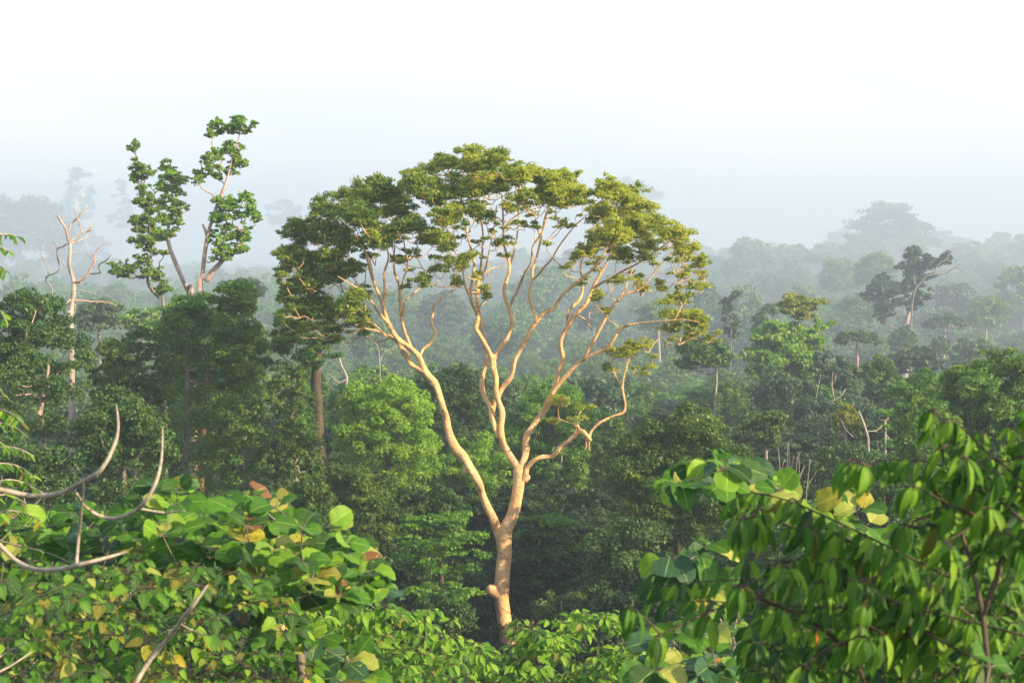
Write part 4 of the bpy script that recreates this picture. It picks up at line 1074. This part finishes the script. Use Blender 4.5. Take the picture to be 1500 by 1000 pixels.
MACA = [('green', 5), ('deep', 3.4), ('lime', 2.0), ('pale', .5), ('blue', .6), ('olive', .4), ('yellow', .14), ('brown', .05)]
# large round leaved bushes at the left
def maca(label, foot, Y, polys, n, s=.23, mats=MACA, group='big round leaved bushes in the foreground', kind='round', per=(5, 8), **kw):
    p = Plant('round_leaved_shrub', label, 'shrub', foot, Y, kind, mats, s, bark='grey', stem_r=.045, group=group)
    for poly, k in polys:
        pts = scatter(poly, k, Y - 1.6, Y + 2.0, mind=13)
        pts.sort(key=lambda q: -q[2]); pts = pts[::-1]
        for q in pts: p.rosette(q, int(rng.integers(*per)), s, **{'face': .95, 'droop': .2, **kw})
    p.finish()
    return p
maca('big round leaved bush at far left behind the looping grey twigs', (90, 900), 17.5, [([(-20, 760), (60, 745), (150, 745), (205, 760), (215, 890), (-20, 880)], 52)], 34)
maca('big round leaved bush rising to a bright pointed tip left of the reddish trunk', (270, 900), 16.5, [([(205, 760), (235, 730), (262, 722), (300, 745), (340, 760), (350, 890), (210, 890)], 40), ([(235, 715), (265, 712), (262, 735), (240, 735)], 2)], 30)
b3 = maca('big round leaved bush with yellow and lime leaves, nearest the pale trunk', (440, 930), 15.5, [([(350, 745), (372, 728), (400, 740), (430, 770), (495, 778), (520, 800), (552, 850), (560, 880), (500, 890), (380, 890), (345, 880)], 52), ([(400, 900), (540, 960), (560, 1000), (400, 1000)], 10)], 40,
     mats=[('green', 4), ('deep', 2.2), ('lime', 3.0), ('pale', 1.2), ('blue', .6), ('olive', .6), ('yellow', .35), ('brown', .1), ('orange', .04)], s=.23)
# creeper mass with small heart shaped leaves at lower left
VINE = [('green', 5), ('deep', 4), ('lime', 1.7), ('olive', .8), ('pale', .4), ('yellow', .2), ('brown', .06)]
for lab, foot, Y, poly, k, mats in (
  ('creeper draped shrub with small heart leaves in the lower left corner', (60, 1040), 12.5, [(-20, 835), (60, 815), (140, 835), (170, 1010), (-20, 1010)], 80, VINE),
  ('yellow speckled creeper beside the long slanting grey twig', (230, 1040), 13, [(140, 835), (210, 815), (290, 830), (320, 1010), (150, 1010)], 80, [('green', 4), ('lime', 2.5), ('olive', 1.6), ('deep', 2.2), ('yellow', .4), ('pale', .7), ('brown', .1)]),
  ('green creeper between the slanting twig and the light green tree', (360, 1040), 13.5, [(280, 830), (350, 825), (420, 870), (470, 1010), (290, 1010)], 66, VINE)):
    p = Plant('creeper', lab, 'creeper', foot, Y, 'heart', mats, .12, bark='dark', stem_r=.03, group='creepers with small heart shaped leaves')
    for q in sorted(scatter(poly, k, Y - 1.0, Y + 2.4, mind=9), key=lambda q: q[2]): p.rosette(q, int(rng.integers(6, 10)), float(rng.choice([.09, .12, .15])), spread=.9, droop=.55, pet=.8, face=.5)
    p.finish()
# light green trees whose tops rise into the bottom of the picture
def light_tree(label, foot, Y, polys, s, mats, per=(7, 11), droop=.55, name='light_green_tree', **kw):
    p = Plant(name, label, 'tree', foot, Y, 'leaflet', mats, s, bark='dark', stem_r=.09)
    for poly, k in polys:
        for cx, cy_ in [(750 + q[0] / q[1] * F, q) for q in scatter(poly, max(2, k // 9), Y - 2.0, Y + 2.0, mind=12)]:
            q = cy_                                # a level bough with leaf tufts along it
            w = unit(np.array([[rng.normal(), rng.normal() * .6, 0]]))[0]
            ts = rng.normal(size=9) * .42
            pts = [q + w * t + np.array((rng.normal() * .12, rng.normal() * .25, rng.normal() * .06 - abs(t) * .12)) for t in ts]
            for z in pts: p.rosette(z, int(rng.integers(*per)), s, spread=1.0, droop=droop, pet=.5, face=.5, **kw)
    p.finish()
FRESH = [('green', 3), ('lime', 7), ('deep', .8), ('olive', .3)]
light_tree('light green tree with hanging leaf tufts between the round leaved bush and the pale trunk', (560, 1060), 24,
           [([(420, 890), (500, 882), (560, 872), (620, 885), (650, 890), (692, 893), (690, 908), (655, 925), (640, 960), (600, 1010), (420, 1010)], 210)], .19, FRESH)
light_tree('light green tree spreading in layers at the foot of the pale trunk', (840, 1060), 30,
           [([(690, 945), (745, 938), (790, 910), (850, 896), (905, 905), (950, 930), (985, 960), (1000, 1010), (690, 1010)], 260)], .19, FRESH, droop=.4)
light_tree('small light green tree low in the gap left of the pale trunk foot', (660, 1060), 27, [([(600, 985), (660, 965), (720, 975), (740, 1010), (600, 1010)], 50)], .18, FRESH)
light_tree('light green shoots among dead white twigs at the bottom right of centre', (1090, 1060), 22, [([(1000, 960), (1040, 945), (1100, 950), (1150, 960), (1180, 1010), (1000, 1010)], 70), ([(1030, 905), (1060, 895), (1075, 905), (1050, 920)], 4)], .16, FRESH)
# big leaved plants right of the centre
maca('big leaved plant with yellowing tips standing against the massive dark dome', (1005, 1000), 18, [([(975, 715), (1000, 685), (1040, 670), (1085, 668), (1130, 690), (1145, 712), (1110, 728), (1000, 722)], 17), ([(955, 850), (985, 800), (1030, 790), (1060, 810), (1050, 870)], 9)], 30, s=.30, droop=.45,
     mats=[('green', 4), ('blue', 2), ('lime', 2.2), ('pale', 1.2), ('yellow', .4), ('deep', 1.5), ('orange', .05)])
maca('round leaved shrub with one orange leaf at the bottom, right of the layered tree', (1010, 1060), 16.5, [([(960, 935), (1000, 925), (1045, 930), (1060, 1000), (960, 1005)], 13)], 10, s=.27,
     mats=[('green', 3), ('blue', 2.5), ('lime', 2), ('pale', .6), ('deep', 1), ('orange', .06)])
maca('leafy plant holding a few upright pale leaves behind the blurred foliage', (1210, 1000), 17, [([(1185, 755), (1215, 738), (1260, 748), (1275, 800), (1180, 800)], 8), ([(1130, 705), (1185, 735), (1190, 760), (1130, 740)], 4)], 10, s=.28, droop=.15,
     mats=[('green', 3), ('lime', 2), ('pale', 1.6), ('yellow', .5), ('deep', 1.5)])
# drooping leaved tree close to the camera at right
NEARM = [('green', 6), ('deep', 1), ('lime', 5), ('olive', .3), ('orange', .03), ('blue', .3)]
for lab, foot, Y, limbs_, sp_ in (
  ('drooping leaved bough reaching far left, close and out of focus at right', (1290, 1100), 7.2,
   [[(1290, 1100), (1250, 960), (1150, 890), (1060, 862)], [(1250, 960), (1240, 860), (1180, 780), (1100, 752)]],
   [([(1500, 930), (1300, 880), (1150, 850), (1020, 852), (938, 862)], 44), ([(1400, 850), (1260, 780), (1160, 735), (1100, 722), (1062, 738)], 40), ([(1420, 960), (1300, 900), (1200, 890), (1135, 905)], 30),
    ([(1350, 900), (1250, 850), (1180, 820), (1110, 830)], 30), ([(1300, 840), (1240, 790), (1200, 770), (1140, 775)], 26), ([(1420, 900), (1330, 830), (1260, 800), (1225, 800)], 26)]),
  ('drooping leaved bough high at the right edge, close and out of focus', (1450, 1100), 6.6,
   [[(1450, 1100), (1440, 900), (1400, 760), (1340, 690)], [(1440, 900), (1480, 780), (1490, 690), (1470, 640)]],
   [([(1520, 780), (1420, 700), (1330, 672), (1250, 684)], 38), ([(1500, 720), (1440, 655), (1400, 618), (1385, 618)], 22), ([(1520, 660), (1490, 630), (1470, 625)], 8), ([(1540, 600), (1510, 592), (1495, 598)], 6),
    ([(1540, 820), (1460, 770), (1400, 740), (1350, 750)], 30), ([(1540, 740), (1480, 690), (1450, 670), (1420, 690)], 24)])):
    p = Plant('drooping_leaved_tree', lab, 'tree', foot, Y, 'lance', NEARM, .17, bark='dark', stem_r=.05, group='close out of focus boughs at right')
    for lm in limbs_: p.limb([P(a, b, Y + .3) for a, b in lm], .014, .006)
    for pts, n in sp_:
        for rep in range(2):
            p.spray([P(a + rng.uniform(-12, 12) * rep, b + rng.uniform(5, 40) * rep, Y + (k - 1) * .12 + rng.uniform(-.2, .2) + .3 * rep) for k, (a, b) in enumerate(pts)], int(n * 1.25), .140, droop=1.7, r=.006)
    for lm in [q[0] for q in sp_]:
        pts, _ = catmull([P(a, b, Y) for a, b in lm], np.ones(len(lm)), .11)
        for q in pts: p.rosette(q + rng.normal(size=3) * np.array((.06, .2, .05)) - np.array((0, 0, .05)), int(rng.integers(6, 9)), .140, spread=.8, droop=1.1, pet=.2, face=.6)
    p.finish()
# the darker mass of the same kind behind them
for lab, foot, Y, poly, k, sz in (
  ('dense shaded green shrub filling the lower right corner', (1400, 1100), 8.5, [(1290, 810), (1380, 700), (1520, 650), (1520, 1010), (1280, 1010)], 230, .14),
  ('shaded green shrub between the white dead twigs and the lower right corner', (1200, 1100), 9.5, [(1100, 905), (1180, 830), (1290, 800), (1330, 1010), (1090, 1010)], 170, .14)):
    p = Plant('shaded_shrub', lab, 'shrub', foot, Y, 'lance', [('green', 6), ('deep', 3), ('blue', .6), ('lime', 2.5), ('olive', .5), ('orange', .04)], sz, bark='dark', stem_r=.05)
    for q in sorted(scatter(poly, k, Y - 1, Y + 1.2, mind=9), key=lambda q: q[2]): p.rosette(q, int(rng.integers(5, 9)), sz, spread=.9, droop=.75, pet=.25)
    p.finish()
maca('broad leaved plant with dark round leaves at the bottom right edge', (1440, 1080), 6.0, [([(1370, 960), (1460, 940), (1510, 960), (1510, 1010), (1370, 1010)], 3)], 6, s=.14, per=(3, 5), mats=[('green', 3), ('deep', 2), ('blue', 1)], group=None)
# feathery sprigs entering at the left edge
p = Plant('feathery_leaved_tree', 'feathery leaved tree with bright sprigs entering from the left edge', 'tree', (-60, 900), 14, 'fern', [('green', 4), ('lime', 3.5), ('olive', .5), ('yellow', .25)], .17, stem_r=.06)
p.limb([P(-60, 900, 14), P(-50, 700, 14), P(-60, 500, 14), P(-50, 340, 14)], .06, .02)
for pts, n in (([(-50, 360), (-20, 345), (10, 343), (32, 348)], 22), ([(-50, 380), (-25, 365), (0, 362), (22, 372)], 18), ([(-50, 430), (-20, 392), (0, 390), (12, 400)], 14), ([(-50, 520), (-20, 462), (0, 455), (8, 470)], 12),
               ([(-50, 620), (-20, 600), (10, 602), (34, 620)], 24), ([(-50, 640), (-15, 622), (15, 622), (40, 640)], 22), ([(-50, 690), (-20, 660), (20, 655), (50, 668)], 26), ([(-50, 700), (-10, 680), (25, 682), (52, 700)], 24),
               ([(-50, 730), (0, 705), (30, 705), (64, 722)], 26), ([(-50, 740), (0, 725), (20, 727), (40, 742)], 20), ([(-50, 660), (-20, 640), (-5, 645), (20, 660)], 18), ([(-50, 780), (0, 750), (30, 750), (60, 762)], 20), ([(-50, 580), (-20, 560), (-5, 566), (5, 580)], 10)):
    p.spray([P(a, b, 14 + rng.uniform(-.4, .4)) for a, b in pts], n, .15, droop=.7, r=.012)
p.finish()

# grey looping twigs, dead twigs
def twigs(label, Y, strands, name='bare_twig', cat='twig', mat='twig', group=None):
    a = P(strands[0][0][0], strands[0][0][1], Y)
    root = empty(name, a, label, cat, group)
    for q, st in enumerate(strands):
        T = Tubes()
        n = len(st)
        T.add([P(x, y, Y + .25 * math.sin(k * .9 + q)) if 0 < k else P(x, y, Y) for k, (x, y, r) in enumerate(st)], [r / F * Y for x, y, r in st], sides=7, step=.05, bump=.06)
        link('shoot' if q else 'stem', T.mesh('twig', BM[mat]), root)
GT = 'looping bare grey twigs at left'
twigs('upper looping bare grey twig curling up at its end, left', 9.5, [[(-40, 712, 4.2), (0, 717, 4.2), (45, 726, 4), (85, 723, 3.8), (118, 707, 3.6), (148, 688, 3.2), (166, 655, 2.8), (173, 630, 2.2), (172, 605, 1.6), (170, 592, .8)]], group=GT)
twigs('middle looping bare grey twig dipping through the big round leaves', 10, [[(112, 722, 1.6), (125, 742, 2.4), (150, 757, 2.8), (175, 758, 3), (198, 748, 3.2), (216, 730, 3), (229, 705, 2.8), (236, 675, 2.2), (238, 645, 1.6), (238, 625, .7)], [(205, 745, 1.8), (240, 750, 1.5), (270, 748, 1)]], group=GT)
twigs('lower bare grey twig sweeping right with an upright shoot', 9, [[(-40, 765, 3.6), (0, 798, 3.4), (22, 820, 3.4), (55, 834, 3.6), (95, 832, 3.4), (118, 826, 3.2), (150, 818, 2.6), (185, 808, 1.6)], [(112, 827, 2.6), (115, 790, 2.4), (119, 750, 2), (122, 715, 1.2), (122, 700, .6)]], group=GT)
twigs('long slanting bare grey twig at the bottom left', 9, [[(185, 1030, 3.6), (205, 990, 3.6), (228, 955, 3.4), (250, 930, 3.2), (268, 905, 3), (284, 885, 2.6), (303, 858, 1.8)], [(262, 912, 1.2), (280, 922, 1), (300, 930, .7)]], group=GT)
twigs('pair of thin grey dead twigs in the bottom left corner', 11, [[(-20, 992, 2), (15, 975, 1.8), (45, 955, 1.2)], [(-20, 975, 1.6), (10, 955, 1.4), (38, 940, 1)]], group=GT)
twigs('branching white dead twig standing at the bottom, right of centre', 19, [[(1078, 1040, 3.4), (1077, 990, 3.2), (1075, 950, 3), (1076, 915, 2.2), (1082, 895, 1.2)], [(1076, 955, 1.6), (1085, 935, 1.6), (1093, 912, 1)], [(1075, 935, 1.6), (1062, 918, 1.6), (1050, 898, 1.2), (1044, 885, .8)], [(1075, 975, 1.4), (1062, 955, 1), (1050, 945, .7)]], mat='pale', name='dead_sapling', cat='dead sapling')
twigs('thin white dead twigs showing through the blurred leaves at right', 9.5, [[(1298, 920, 1.6), (1310, 895, 1.6), (1330, 868, 1)], [(1302, 910, 1.3), (1301, 885, 1)], [(1310, 940, 1), (1330, 925, .8), (1350, 930, .6)]], mat='pale')
# two pale round fruits on stalks
for lab, x, y in (('upper of two round pale fruits hanging among the round leaves', 415, 921), ('lower of two round pale fruits hanging among the round leaves', 426, 932)):
    c = P(x, y, 14.0); rt = empty('round_fruit', c, lab, 'fruit', 'pale round fruits')
    a = np.linspace(0, math.pi, 9); T = Tubes()
    T.add([c + np.array((0, 0, -.034 * math.cos(q))) for q in a], [.034 * max(.12, math.sin(q)) * (1 + .04 * math.sin(5 * q)) for q in a], sides=14, step=.5, smooth=False)
    link('husk', T.mesh('husk', FRM := bark_mat('fruit_husk', (.42, .32, .12), (.62, .50, .24), 14, .7, bump=.3)) , rt)
    T = Tubes(); T.add([c + np.array((0, 0, .03)), c + np.array((.01, .02, .09)), c + np.array((.04, .05, .14))], [.005, .004, .004], sides=5, step=.04)
    link('stalk', T.mesh('stalk', BM['twig']), rt)

# ------------------------------------------------------------------ haze: one closed box of even, pale air
hz = bpy.data.materials.new('haze_air'); hz.use_nodes = True
hn = hz.node_tree; hn.nodes.clear()
ho = hn.nodes.new('ShaderNodeOutputMaterial'); hv = hn.nodes.new('ShaderNodeVolumePrincipled')
hv.inputs['Color'].default_value = (.61, .745, .91, 1)
hv.inputs['Density'].default_value = 0.00056
hv.inputs['Anisotropy'].default_value = 0.15
hn.links.new(hv.outputs[0], ho.inputs['Volume'])
x0, x1, y0, y1, z0, z1 = -7000, 7000, -7000, 7000, -80, 260
hvv = np.array([(x, y, z) for z in (z0, z1) for y in (y0, y1) for x in (x0, x1)], float)
hf = np.array([(0, 2, 3, 1), (4, 5, 7, 6), (0, 1, 5, 4), (2, 6, 7, 3), (0, 4, 6, 2), (1, 3, 7, 5)])
ho_ = link('haze', np_mesh('haze', hvv, hf, hz))
prop(ho_, 'pale morning mist filling the valley', kind='stuff')
